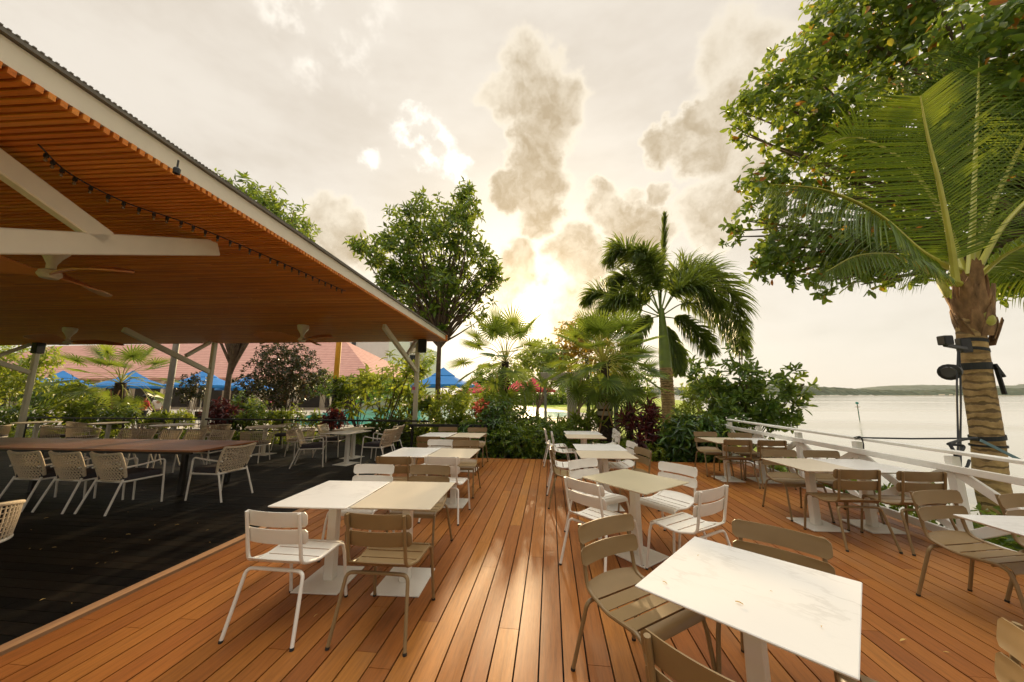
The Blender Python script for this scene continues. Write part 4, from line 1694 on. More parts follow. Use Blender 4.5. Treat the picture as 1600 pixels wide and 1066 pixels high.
mb.tube(bez([(0, -.05, .09), (.0, -.09, -.02), (.02, -.05, -.08), (.10, 0, -.06), (.24, .05, .05), (.10, .04, .07), (0, -.05, .09), (.30, .1, .12), (.45, .1, .14)], 6), .016, 6)
mb.tube(bez([(.24, .02, -.1), (.12, -.06, -.16), (.02, -.08, -.22)], 5), .014, 6)
part('rope_line', mb, M['rope_dark'], ht, True)

# ================================================================== SEA ALMOND
AB = Vector((11.6, 8.2, -.6))
alm = [px_blob(*a) for a in [(1480, 60, 8.6, 110), (1340, 75, 9.0, 80), (1255, 105, 9.2, 52), (1190, 150, 9.4, 34), (1160, 175, 9.4, 22), (1240, 190, 9.2, 58), (1330, 210, 9, 85),
                              (1430, 250, 9, 95), (1530, 250, 8.8, 110), (1190, 290, 9.4, 34), (1245, 310, 9.2, 52), (1160, 345, 9.5, 24), (1145, 370, 9.5, 14), (1205, 395, 9.3, 36), (1265, 400, 9.1, 48),
                              (1330, 375, 9, 62), (1420, 385, 8.9, 60), (1345, 445, 9, 20), (1380, 425, 9, 24), (1560, 410, 8.7, 56), (1590, 440, 8.6, 30), (1300, 25, 9.2, 42), (1390, 15, 8.6, 75), (1560, 60, 6.6, 90),
                              (1500, 445, 8.9, 22), (1140, 195, 9.4, 12), (1160, 210, 9.4, 14), (1210, 430, 9.3, 20), (1180, 420, 9.3, 14), (1290, 440, 9.1, 22), (1620, 200, 7.5, 120), (1700, 60, 6.5, 150)]]
t = leafy('sea_almond_tree', 'huge sea almond tree filling the upper right corner, a few leaves turned red', 'tree', AB, alm, 3300, 7, .215, M['almond'], .52, T_OVAL,
          (.34, .20), AB + Vector((.2, .3, 6.2)), 40, stem_part='trunk', crown_part='crown', shell=.25, tilt=(40, 100), droop=.2, up=.25, spread=.25)

# ================================================================== OTHER TREES
def big_tree(label, base, fork, blobs, n, per, size, m, rr, nl=14, group=None, **kw):
    sat = []
    for b in blobs:                      # ragged sprays round every clump
        r = b[3] if not np.isscalar(b[3]) else (b[3],) * 3
        for q in rand_dirs(4):
            f = random.uniform(.16, .30)
            sat.append((b[0] + q[0] * r[0] * 1.05, b[1] + q[1] * r[1] * 1.05, b[2] + q[2] * r[2] * 1.05, (r[0] * f + .12, r[1] * f + .12, r[2] * f + .12)))
    blobs = [(b[0], b[1], b[2], tuple(x * .86 for x in b[3])) for b in blobs] + sat
    return leafy('leafy_tree', label, 'tree', base, blobs, n, per, size, m, .40, T_KITE, rr, fork, nl, group, 'trunk', 'crown', **kw)


b0 = at(686, 655, 13.2)
b0.z = -.2
big_tree('round leafy tree with a dense crown standing behind the pavilion corner', b0, at(688, 505, 13.2),
         [px_blob(*a) for a in [(672, 400, 13.2, 62), (620, 400, 13, 48), (590, 390, 13, 28), (725, 390, 13.2, 48), (760, 415, 13.2, 22), (660, 345, 13.2, 42), (720, 330, 13.2, 32), (725, 308, 13.2, 16),
                                (630, 345, 13, 30), (640, 450, 13, 40), (700, 455, 13.4, 50), (750, 445, 13.4, 28), (610, 440, 13, 26), (740, 480, 13.4, 22), (565, 390, 13, 12), (770, 435, 13.3, 10), (655, 490, 13.2, 22)]],
         1000, 7, .30, M['tree'], (.13, .075), 26, shell=.35, tilt=(35, 110), droop=.25)
b0 = at(358, 660, 13.4)
b0.z = -.2
big_tree('tall tree rising behind the pavilion roof, only its top and twin trunk in sight', b0, at(362, 560, 13.4),
         [px_blob(*a) for a in [(420, 350, 13.4, 60), (395, 320, 13.4, 38), (455, 345, 13.4, 36), (350, 330, 13.4, 40), (345, 290, 13.4, 14), (470, 365, 13.4, 18), (420, 310, 13.4, 20), (380, 400, 13.4, 60), (330, 400, 13.4, 50), (440, 400, 13.4, 45)]],
         560, 7, .30, M['tree'], (.14, .09), 16, shell=.35, tilt=(35, 110), droop=.25)

# ------------------------------------------------------------------ fan palms
def fan_frond(L, rad, nb, sag):
    """one fan leaf in local axes: stalk along +y, upper side +z"""
    mb = MB()
    st = bez([(0, 0, 0), (0, L * .5, .06 * L), (0, L, -sag * L * .5)], 6)
    mb.tube(st, [.016 - .008 * i / (len(st) - 1) for i in range(len(st))], 5, flat=.6)
    hubp = st[-1]
    bb_ = R(10 + 58 * sag)         # the blade hinges down from its stalk
    dirv = Vector((0, math.cos(bb_), -math.sin(bb_)))
    V, F = [], []
    for k in range(nb):
        f = k / (nb - 1) * 2 - 1
        a = f * R(152)
        ln = rad * (.62 + .38 * math.cos(a * .55)) * random.uniform(.92, 1.05)
        sidev = Vector((1, 0, 0))
        nrm = sidev.cross(dirv)
        d = dirv * math.cos(a) + sidev * math.sin(a) + nrm * (.16 * math.cos(a) + .10 * abs(math.sin(a)))
        d.normalize()
        bl = d.cross(nrm).normalized()
        o = len(V)
        p = hubp.copy()
        dd = d.copy()
        W = rad * math.pi * 1.7 / nb * .30
        for q in range(5):
            w = (0.25, .70, .95, .60, .03)[q] * W * .62
            V += [p - bl * w + nrm * w * .5, p.copy(), p + bl * w + nrm * w * .5]
            dd = (dd + Vector((0, 0, -(0, .0, .05, .22, .4)[q] * (.6 + sag)))).normalized()
            p = p + dd * ln / 4
        for q in range(4):
            b = o + q * 3
            F += [(b, b + 1, b + 4, b + 3), (b + 1, b + 2, b + 5, b + 4)]
    return mb, V, F


def make_fronds(kinds):
    out = []
    for L, rad, nb, sag in kinds:
        mb, V, F = fan_frond(L, rad, nb, sag)
        s = mb.mesh('frond', True)
        me = bpy.data.meshes.new('fan_blade')
        me.from_pydata([tuple(v) for v in V], [], F)
        me.update()
        out.append((s, me))
    return out


FF = make_fronds([(1.15, .60, 28, .30), (1.15, .58, 26, .5), (1.0, .62, 28, .1), (.95, .54, 24, .75)])


def fan_palm(label, base, h, r, nfr, scale, lean=(0, 0), trunk_m='palm_dark', lo=-35, hi=78, props=True, m='fanleaf', seed=0, group='fan palms in the garden'):
    t = thing('fan_palm', label, 'palm', base, 0, group)
    rnd = random.Random(seed)
    mb = MB()
    topv = Vector((lean[0], lean[1], h))
    pts = bez([(0, 0, 0), topv * .5 + Vector((-lean[0] * .2, 0, 0)), topv], 8)
    k = len(pts)
    mb.tube(pts, [r * (1.05 - .25 * i / (k - 1)) * (1 + .05 * math.sin(i * 2.1)) for i in range(k)], 12)
    for i in range(46):
        u = rnd.uniform(.05, 1)
        a = rnd.uniform(0, 6.28)
        c = topv * u
        d = Vector((math.cos(a), math.sin(a), 0))
        mb.bar(c + d * r * .7, c + d * (r * 1.25) + Vector((0, 0, .10)), .05, .02)
    part('trunk', mb, M[trunk_m], t, True)
    for i in range(nfr):
        u = i / (nfr - 1)
        el = R(lo + (hi - lo) * (u ** .95) + rnd.uniform(-8, 8))
        az = i * 2.39996 + rnd.uniform(-.25, .25)
        fi = 3 if el < R(-12) else (1 if el < R(20) else (0 if el < R(50) else 2))
        s, me = FF[fi]
        f = link('frond', s, M['petiole'], t)
        f.location = topv + Vector((0, 0, -.12 + .18 * u))
        f.rotation_euler = (Matrix.Rotation(az, 4, 'Z') @ Matrix.Rotation(el, 4, 'X') @ Matrix.Rotation(rnd.uniform(-.3, .3), 4, 'Y')).to_euler()
        sc = scale * rnd.uniform(.88, 1.1)
        f.scale = (sc, sc, sc)
        link('fan_blade', me, M[m], f)
    if props:
        for s1 in (-1, 1):
            mb = MB()
            mb.tube([(s1 * -.42, -.25, .0), (s1 * .22, -.22, h * .86)], .022, 6)
            part('prop_stake', mb, M['bamboo'], t, True)
        mb = MB()
        mb.lathe([(r * 1.10, h * .50), (r * 1.12, h * .53), (r * 1.12, h * .56), (r * 1.08, h * .57)], 12)
        mb.lathe([(r * 1.10, h * .43), (r * 1.12, h * .44), (r * 1.12, h * .47), (r * 1.08, h * .475)], 12)
        part('trunk_wrap', mb, M['concrete'], t)
    return t


b = at(786, 640, 12.6)
b.z = -.2
fan_palm('fan palm glowing in front of the low sun, trunk crossed by two stakes', b, 3.05, .17, 36, 1.34, (.08, 0), seed=3, lo=-50, hi=72)
b = at(947, 690, 10.6)
b.z = -.15
fan_palm('dense dark trunked fan palm before the lawn, right of the concrete post', b, 2.75, .22, 58, 1.13, (0, 0), seed=5, lo=-36, hi=76)
b = at(183, 650, 13.2)
b.z = -.2
fan_palm('fan palm behind the pavilion at left, under the red roof', b, 2.35, .22, 32, 1.3, (-.1, 0), seed=8, lo=-45, hi=66)
b = at(985, 690, 12.3)
b.z = -.2
fan_palm('smaller fan palm partly hidden behind the dense dark trunked one', b, 2.1, .12, 20, 1.0, (.05, 0), seed=12, props=False)

# ------------------------------------------------------------------ foxtail palm
FB = at(1043, 650, 15.0)
FB.z = -.2
fox = thing('foxtail_palm', 'tall foxtail palm with a green crownshaft and bushy arching fronds beside the water', 'palm', FB)
FT = at(1033, 482, 15.0) - FB
FM = at(1040, 575, 15.0) - FB
mb = MB()
pts = bez([(0, 0, 0), FM * .5 + Vector((.03, 0, 0)), FM], 8)
k = len(pts)
mb.tube(pts, [(.27 - .02 * i / k) * (1 + .02 * math.sin(i * 3)) for i in range(k)], 14)
for u in (.55, .66, .76, .85, .92, .98):
    c = pts[min(k - 1, int(u * (k - 1)))]
    mb.lathe([(.25, -.02), (.275, -.01), (.275, .015), (.25, .025)], 14, c)
part('trunk', mb, M['ringbark'], fox, True)
mb = MB()
pts = bez([FM, FM.lerp(FT, .5), FT], 6)
k = len(pts)
mb.tube(pts, [.25 * (1 - .58 * (i / (k - 1)) ** 1.6) for i in range(k)], 14)
part('crownshaft', mb, M['crownshaft'], fox, True)


def frel(px, py, Y):
    return at(px, py, Y) - FB


for pts, ll in [([(1034, 490, 15), (1062, 445, 14.8), (1105, 430, 14.5), (1142, 460, 14.3), (1160, 515, 14.2)], .80),
                ([(1035, 488, 15), (1060, 455, 14.4), (1095, 450, 14), (1125, 480, 13.8)], .70),
                ([(1036, 492, 15), (1070, 474, 15.4), (1110, 482, 15.6), (1142, 510, 15.7), (1160, 545, 15.8)], .72),
                ([(1036, 495, 15), (1062, 500, 14.6), (1090, 520, 14.4), (1112, 550, 14.3)], .55),
                ([(1033, 485, 15), (1048, 440, 15.6), (1080, 418, 16), (1115, 430, 16.3)], .70),
                ([(1030, 489, 15), (1012, 440, 15.0), (988, 402, 15.0), (966, 392, 15.0), (950, 408, 15.0)], .68),
                ([(1031, 488, 15), (1008, 455, 15.8), (978, 435, 16.2), (956, 446, 16.4)], .66),
                ([(1030, 491, 15), (1000, 470, 14.7), (968, 468, 14.5), (940, 486, 14.4)], .66),
                ([(1030, 494, 15), (1000, 484, 15.6), (962, 470, 16), (932, 458, 16.2), (914, 474, 16.3)], .60),
                ([(1031, 494, 15), (1010, 500, 14.5), (992, 518, 14.3), (982, 545, 14.2)], .52),
                ([(1034, 493, 15), (1044, 520, 15.5), (1056, 552, 15.8), (1060, 580, 15.9)], .51),
                ([(1032, 486, 15), (1026, 440, 14.5), (1012, 405, 14.2), (996, 395, 14)], .55),
                ([(1032, 485, 15), (1034, 430, 15), (1038, 380, 15), (1039, 338, 15)], .42)]:
    spear = ll < .5
    feather('frond', fox, [frel(*p) for p in pts], ll * (1.7 if spear else 1.7), 60 if spear else 76, M['foxleaf'], None, .1, .06 if spear else .45, .04, .22 if not spear else .1, .075, (14, 8) if spear else (66, 42), 'crownshaft', .12, True)

# ================================================================== GARDEN PLANTS
def bush(name, label, cat, px, py, Y, blobs, n, per, size, m, ratio=.45, tmpl=T_KITE, zb=-.16, group=None, stem=(.022, .014), nl=9, **kw):
    b = at(px, py, Y)
    b.z = zb
    return leafy(name, label, cat, b, [px_blob(*a) for a in blobs], n, per, size, M[m], ratio, tmpl, stem, b + Vector((0, 0, .25)), nl, group, 'stems', 'foliage', **kw)


gp = 'shrubs of the hedge behind the deck'
bush('hedge_shrub', 'low glossy hedge shrub at the end of the deck aisle, left part', 'shrub', 800, 715, 9.75,
     [(790, 690, 9.75, 34), (815, 700, 9.7, 30), (770, 700, 9.8, 26), (800, 668, 10.0, 26), (835, 690, 9.8, 28)], 620, 7, .115, 'hedge', .42, shell=.3, group=gp)
bush('hedge_shrub', 'low glossy hedge shrub at the deck aisle end, right part by the white chairs', 'shrub', 865, 715, 9.75,
     [(860, 695, 9.7, 32), (885, 690, 9.75, 30), (850, 676, 10.0, 22), (905, 704, 9.7, 22), (930, 704, 9.75, 20)], 600, 7, .115, 'hedge', .42, shell=.3, group=gp)
bush('flowering_shrub', 'pale flowering shrub behind the farthest tan chairs, left of the fan palm', 'shrub', 725, 690, 10.6,
     [(700, 640, 10.6, 34), (735, 632, 10.7, 34), (755, 655, 10.5, 30), (680, 665, 10.4, 28), (720, 680, 10.3, 34)], 620, 6, .13, 'lime', .42, shell=.3)
bush('coral_flower_bush', 'bush with coral red blooms right of the pale flowering shrub', 'shrub', 752, 690, 10.3,
     [(752, 640, 10.2, 16), (758, 660, 10.2, 16)], 60, 6, .10, 'flower', .7, shell=.3)
bush('drooping_shrub', 'dark drooping broadleaf shrub just behind the farthest left tables', 'shrub', 742, 705, 9.9,
     [(740, 690, 9.85, 34), (762, 670, 9.9, 26), (775, 640, 10.1, 22)], 240, 7, .20, 'deep', .30, T_LONG, shell=.3, droop=.45)
bush('broadleaf_shrub', 'mid height leafy shrub with thin red stems under the sunlit fan palm', 'shrub', 815, 680, 11.2,
     [(812, 650, 11.2, 14), (798, 658, 11.0, 16), (835, 662, 11.2, 14)], 80, 7, .17, 'hedge', .35, T_LONG, shell=.3, droop=.3)
bush('bright_strap_plant', 'yellow green strap leaved plant in front of the concrete post', 'plant', 915, 690, 10.5,
     [(905, 668, 10.6, 20), (930, 672, 10.5, 20), (890, 678, 10.4, 18)], 46, 9, .36, 'lime', .13, T_LONG, shell=.2, up=1.2, tilt=(10, 60))
bush('cordyline', 'maroon cordyline with upright red leaves between the fan palm and the dark shrub', 'plant', 1000, 705, 9.8,
     [(1000, 650, 9.8, 20), (985, 670, 9.75, 20), (1018, 668, 9.75, 20), (1002, 690, 9.7, 24)], 44, 12, .27, 'maroon', .20, T_LONG, shell=.2, up=1.0, tilt=(15, 85), droop=.1)
bush('small_lime_shrub', 'small yellow green shrub on the deck edge under the maroon cordyline', 'shrub', 1020, 715, 9.5,
     [(1020, 708, 9.4, 12), (1032, 714, 9.4, 10), (975, 705, 9.5, 14)], 90, 7, .11, 'lime', .45)
bush('dark_shrub', 'large dark green drooping shrub behind the far table by the fence', 'shrub', 1085, 715, 9.7,
     [(1080, 685, 9.75, 34), (1050, 693, 9.7, 24), (1112, 680, 9.8, 30), (1075, 668, 10.0, 20), (1125, 700, 9.6, 24), (1045, 680, 9.9, 18)], 330, 8, .26, 'deep', .26, T_LONG, shell=.25, droop=.5)
bush('sea_lettuce_bush', 'tall light green sea lettuce bush with leaf whorls over the corner of the white fence', 'shrub', 1165, 660, 10.4,
     [(1160, 640, 10.4, 36), (1120, 625, 10.5, 34), (1205, 625, 10.3, 38), (1155, 600, 10.4, 28), (1095, 590, 10.6, 22), (1155, 560, 10.4, 18), (1235, 600, 10.2, 22), (1225, 640, 10.2, 24), (1255, 605, 10.2, 10),
      (1140, 650, 10.3, 34), (1080, 575, 10.6, 9), (1155, 548, 10.4, 8), (1190, 660, 10.2, 22)], 230, 11, .235, 'sealeaf', .36, T_OVAL, stem=(.035, .022), nl=22, shell=.55, tilt=(30, 88), droop=0, up=.6)
bush('bank_shrub', 'sunlit green shrub between the foxtail trunk and the sea lettuce bush', 'shrub', 1060, 660, 12.5,
     [(1085, 622, 12.5, 18), (1098, 608, 12.7, 18), (1068, 648, 12.4, 14), (1020, 655, 12.4, 10)], 150, 7, .16, 'lime', .35, T_LONG)
# under the fence
for i, (y, lb) in enumerate([(8.4, 'green creeper under the fence, behind the far fence table'), (6.9, 'green creeper under the fence, between the two fence tables'),
                             (5.6, 'green creeper under the fence, behind the brown chairs'), (4.5, 'green creeper at the foot of the fence braces, left of the coconut trunk'),
                             (3.3, 'dark creeper under the fence at the right edge of the photo')]):
    base = Vector((5.0, y, -.5))
    leafy('creeper', lb, 'plant', base, [(5.0, y, -.15, (.35, .6, .35)), (5.3, y + .3, -.05, (.35, .5, .4)), (4.85, y - .4, -.1, (.2, .4, .3))], 150, 7, .11, M['hedge'], .5, T_KITE, (.015, .01),
          base + Vector((0, 0, .15)), 5, 'creepers under the white fence')

# plants behind the pavilion
gq = 'broadleaf plants behind the pavilion'
bush('bronze_tree', 'dark round small tree with reddish bronze leaves behind the black deck', 'tree', 440, 665, 13.6,
     [(440, 575, 13.6, 40), (405, 595, 13.5, 32), (475, 595, 13.6, 34), (440, 605, 13.5, 36), (425, 560, 13.6, 26), (465, 560, 13.6, 28), (390, 605, 13.5, 18), (495, 590, 13.6, 16)], 760, 7, .14, 'bronze', .5, stem=(.07, .04), nl=18, shell=.3)
for px, py, Y, bl, lb in [
    (600, 668, 12.4, [(598, 575, 12.4, 22), (575, 600, 12.3, 18), (620, 600, 12.4, 20), (640, 580, 12.5, 16), (610, 625, 12.3, 18), (590, 640, 12.2, 14)], 'frangipani with whorls of long sunlit leaves right in front of the pool'),
    (560, 668, 12.9, [(550, 595, 12.9, 18), (532, 612, 12.8, 16), (566, 620, 12.8, 16), (545, 635, 12.8, 16)], 'frangipani with thin bare stems left of the pool, beside the yellow topped pole'),
    (705, 660, 12.2, [(668, 632, 12.2, 10), (705, 628, 12.3, 12), (715, 622, 12.2, 10), (668, 645, 12.1, 10)], 'young frangipani below the blue parasol, behind the pool post'),
    (640, 670, 12.9, [(640, 610, 12.9, 20), (650, 590, 12.9, 16), (625, 640, 12.7, 16)], 'frangipani half hidden behind the pool post')]:
    b = at(px, py, Y)
    b.z = -.16
    leafy('frangipani', lb, 'tree', b, [px_blob(*a) for a in bl], 26, 11, .36, M['lime'] if 'sunlit' in lb else M['hedge'], .24, T_LONG, (.045, .03), b + Vector((0, 0, .4)), 12, 'frangipanis by the pool',
          'stems', 'foliage', shell=.5, tilt=(35, 95), droop=.12, up=.8)
for px, Y, bl, m, sz, ra, n, lb in [
    (20, 12.6, [(20, 570, 12.6, 36), (50, 590, 12.6, 24), (0, 600, 12.6, 34), (70, 560, 12.8, 18)], 'lime', .24, .3, 260, 'tall yellow green plant at the far left, behind the leftmost post'),
    (35, 12.0, [(30, 650, 12.0, 16), (60, 656, 12.0, 12), (5, 655, 12, 16)], 'deep', .22, .35, 80, 'dark low plant at the foot of the leftmost post'),
    (110, 12.6, [(112, 618, 12.6, 20), (92, 645, 12.4, 15), (132, 645, 12.4, 15)], 'lime', .34, .26, 60, 'broad sunlit leaves between the leftmost post and the fan palm'),
    (150, 12.0, [(145, 652, 12.0, 16), (175, 655, 12.0, 14), (118, 655, 12, 13)], 'hedge', .22, .32, 90, 'leafy plant at the foot of the left fan palm'),
    (215, 12.2, [(200, 645, 12.4, 11), (203, 654, 12.1, 12), (240, 660, 12.1, 9)], 'deep', .22, .28, 50, 'dark broadleaf plant right of the left fan palm'),
    (262, 12.0, [(255, 655, 12.0, 11), (285, 655, 12.0, 11), (240, 659, 12, 9)], 'lime', .22, .22, 80, 'bright spiky plant at the foot of the grey pole'),
    (300, 13.2, [(300, 602, 13.2, 18), (292, 620, 13.2, 10), (310, 618, 13.2, 10)], 'bronze', .11, .5, 110, 'thin bronze leaved shrub between the grey pole and the middle post'),
    (350, 12.1, [(345, 640, 12.1, 18), (360, 655, 12.1, 18), (335, 655, 12.1, 14)], 'maroon', .22, .3, 110, 'maroon leaved plant at the foot of the twin trunk'),
    (400, 12.1, [(395, 654, 12.1, 13), (425, 655, 12.1, 13), (375, 657, 12, 11)], 'hedge', .2, .3, 80, 'leafy low plant left under the bronze tree'),
    (470, 12.1, [(460, 652, 12.1, 15), (490, 657, 12.1, 12), (440, 656, 12, 13)], 'hedge', .2, .3, 80, 'leafy low plant right under the bronze tree'),
    (522, 12.2, [(520, 648, 12.3, 9), (530, 656, 12.1, 11), (512, 656, 12.1, 9)], 'maroon', .2, .28, 50, 'dark red plant round the yellow topped pole'),
    (600, 11.6, [(600, 672, 11.6, 16), (628, 670, 11.6, 16), (575, 675, 11.5, 12)], 'deep', .30, .22, 70, 'dark arching plant behind the woven chairs nearest the pool'),
    (640, 11.3, [(635, 690, 11.2, 24), (655, 680, 11.2, 20), (615, 690, 11.2, 18)], 'hedge', .18, .35, 180, 'glossy plant against the foot of the pool post'),
    (690, 10.6, [(672, 690, 10.5, 22), (700, 690, 10.5, 22), (715, 670, 10.5, 18)], 'hedge', .14, .42, 220, 'low glossy shrub behind the short black bar rail')]:
    b = at(px, 660, Y)
    b.z = -.16
    leafy('broadleaf_plant', lb, 'plant', b, [px_blob(*a) for a in bl], n, 8, sz, M[m], ra, T_LONG, (.02, .012), b + Vector((0, 0, .3)), 6, gq, 'stems', 'foliage', shell=.25, droop=.25, up=.6)

for px, Y, bl, sz, n, lb in [
    (515, 19, [(505, 600, 19, 20), (530, 608, 19, 18), (552, 600, 19, 14)], .24, 170, 'dark shrub at the far pool edge, behind the yellow topped pole'),
    (80, 17, [(70, 620, 17, 26), (100, 612, 17, 20), (40, 615, 17, 22)], .26, 190, 'dark shrub mass behind the leftmost post, under the parasols'),
    (170, 17, [(160, 632, 17, 20), (140, 625, 17, 16)], .24, 120, 'dark shrub behind the left fan palm'),
    (385, 16, [(378, 632, 16, 18), (402, 640, 16, 16)], .22, 120, 'dark shrub behind the bronze tree')]:
    b = at(px, 650, Y)
    b.z = -.16
    leafy('dark_shrub', lb, 'shrub', b, [px_blob(*a) for a in bl], n, 7, sz, M['deep'], .36, T_LONG, (.03, .02), b + Vector((0, 0, .4)), 6, 'dark shrubs round the parasols', 'stems', 'foliage', shell=.25, droop=.25)

# ground cover in the bed
bl = [(x, 11.55 + random.uniform(0, 1.6), .0, (.8, .6, random.uniform(.10, .22))) for x in np.arange(-30, -4, .75)]
a = rosettes(bl, 1300, 7, .17, .32, shell=.3, up=.8, droop=.2)
o = leaves_mesh('ground_cover', *a, T_LONG, M['hedge'])
tag(o, 'low mixed green ground cover filling the bed behind the black deck', 'ground cover', kind='stuff')
bl = [(x, 9.75 + random.uniform(0, 2.6), .0, (.6, .6, random.uniform(.12, .25))) for x in np.arange(-3.4, 5, .45)]
a = rosettes(bl, 1300, 7, .14, .4, shell=.3, up=.8, droop=.1)
o = leaves_mesh('ground_cover', *a, T_KITE, M['hedge'])
tag(o, 'low green ground cover under the palms beyond the orange deck', 'ground cover', kind='stuff')

# trees beyond the garden
gb = 'trees beyond the lawn'
for (px, py, Y, bl, m, sz, n, lb) in [
    (840, 630, 24, [(845, 560, 24, 30), (818, 572, 24, 18), (865, 570, 24, 24), (855, 590, 24, 14)], 'lime', .34, 300, 'yellow green tree behind the two fan palms'),
    (905, 640, 26, [(895, 535, 26, 34), (925, 545, 26, 30), (880, 565, 26, 28), (910, 520, 26, 18), (950, 565, 26, 28)], 'orange_leaf', .36, 460, 'gold tinged tree standing behind the right fan palm'),
    (935, 632, 44, [(930, 590, 44, 36), (890, 595, 44, 30), (970, 590, 44, 32), (1000, 598, 44, 22)], 'tree', .45, 600, 'dark spreading tree on the lawn behind the concrete post'),
    (760, 630, 36, [(765, 590, 36, 26), (790, 598, 36, 22), (750, 605, 36, 14)], 'tree', .4, 300, 'dark green tree left behind the sunlit fan palm'),
    (655, 640, 40, [(668, 560, 40, 12), (664, 575, 40, 12)], 'lime', .3, 110, 'thin lime tree between the pool post and the apartment block'),
    (1090, 625, 30, [(1085, 605, 30, 18), (1105, 602, 30, 14)], 'lime', .26, 160, 'small sunlit tree on the lawn behind the sea lettuce bush'),
    (560, 620, 30, [(605, 600, 30, 30), (640, 605, 30, 26), (570, 612, 30, 22)], 'lime', .34, 360, 'sunlit trees edge beyond the far side of the pool')]:
    b = at(px, py, Y)
    b.z = -.25
    leafy('background_tree', lb, 'tree', b, [px_blob(*q) for q in bl], n, 7, sz, M[m], .42, T_KITE, (.16, .10), b + Vector((0, 0, 1.0)), 9, gb, 'trunk', 'crown', shell=.3)
for x0, x1, Y, lb in [(-6, 12, 62, 'clipped dark hedge line at the far side of the lawn')]:
    bl = [(x, Y + random.uniform(-2, 2), .6, (1.4, 1.4, 1.5)) for x in np.arange(x0, x1, 1.2)]
    a = rosettes(bl, 900, 7, .5, .5, shell=.4)
    o = leaves_mesh('hedge_line', *a, T_KITE, M['tree'])
    tag(o, lb, 'hedge')

# ================================================================== POLES AND STRUCTURES
def pole(px, pytop, pybot, Y, r, m, name, label, cat, top=None, split=None, zb=-.2):
    b = at(px, (pytop + pybot) / 2, Y)
    tz = at(px, pytop, Y).z
    t = thing(name, label, cat, (b.x, b.y, zb))
    h = tz - zb
    if split is not None:
        sz = at(px, split, Y).z - zb
        mb = MB()
        mb.lathe([(r, 0), (r, sz)], 14)
        part('lower_shaft', mb, M[m], t, True)
        mb = MB()
        mb.lathe([(r * 1.02, sz + .002), (r * 1.02, h), (r * .6, h + .03)], 14)
        part('upper_shaft', mb, M[top], t, True)
    else:
        mb = MB()
        mb.lathe([(r * 1.3, 0), (r * 1.3, .04), (r, .05), (r * .85, h)], 14)
        part('shaft', mb, M[m], t, True)
    mb = MB()
    mb.lathe([(r * 1.8, -.02), (r * 1.8, .025), (r * 1.1, .03)], 14)
    part('base_collar', mb, M[m], t)
    return t


pole(273, 440, 670, 12.2, .115, 'lampgrey', 'lamp_post', 'plain grey pole rising through the plants left of the middle pavilion post', 'lamp post')
pole(527, 470, 668, 12.6, .10, 'dark_metal', 'painted_pole', 'pole painted yellow above and dark below, left of the pool', 'pole', 'yellow', 592)
pole(962, 572, 690, 13.0, .085, 'lampgrey', 'painted_pole', 'pole painted yellow above and grey below, right of the dense fan palm', 'pole', 'yellow', 604)
pole(919, 560, 680, 13.5, .075, 'black_metal', 'lamp_post', 'slim black post between the concrete post and the dense fan palm', 'lamp post')
cp = at(893, 610, 16.0)
t = thing('concrete_shower_post', 'beige concrete gate post with a short lintel beside the lawn', 'gate post', (cp.x, cp.y, -.2))
mb = MB()
mb.box((0, 0, 1.25), (.42, .42, 2.5))
part('post', mb, M['concrete'], t, bevel=.02)
mb = MB()
mb.box((-.55, 0, 2.67), (1.7, .5, .34))
part('lintel', mb, M['concrete'], t, bevel=.02)
mb = MB()
mb.box((-1.2, 0, 1.25), (.12, .12, 2.5))
part('post', mb, M['lampgrey'], t)


def parasol():
    t = thing('parasol', '', 'parasol')
    def tier(z0, z1, r0, r1, mname, nm):
        rows = []
        for i in range(5):
            u = i / 4
            row = []
            for k in range(33):
                a = k / 32 * 2 * math.pi
                sc = 1 - .05 * abs(math.sin(a * 4)) * u
                r = (r0 + (r1 - r0) * u) * sc
                row.append((r * math.cos(a), r * math.sin(a), z1 + (z0 - z1) * (u ** .9) - .0))
            rows.append(row)
        mb = MB()
        mb.slab(rows, .012)
        rim = []
        mb2 = MB()
        mb2.slab([[(p[0], p[1], p[2]) for p in rows[-1]], [(p[0] * 1.005, p[1] * 1.005, p[2] - .16) for p in rows[-1]]], .010)
        mb.add(mb2.v, mb2.f)
        return part(nm, mb, mname, t, False)
    tier(2.45, 3.15, .55, 2.15, PAR_M, 'canopy')
    tier(3.08, 3.65, .03, .80, PAR_M, 'vent_canopy')
    mb = MB()
    mb.lathe([(.035, 0), (.035, 3.6)], 10)
    part('pole', mb, M['fan_white'], t, True)
    for k in range(8):
        a = k * math.pi / 4
        mb = MB()
        mb.bar((0, 0, 3.02), (2.0 * math.cos(a), 2.0 * math.sin(a), 2.44), .025, .03)
        part('rib', mb, M['fan_white'], t)
    mb = MB()
    mb.box((0, 0, .05), (.7, .7, .1))
    part('base', mb, M['concrete'], t, bevel=.01)
    return t


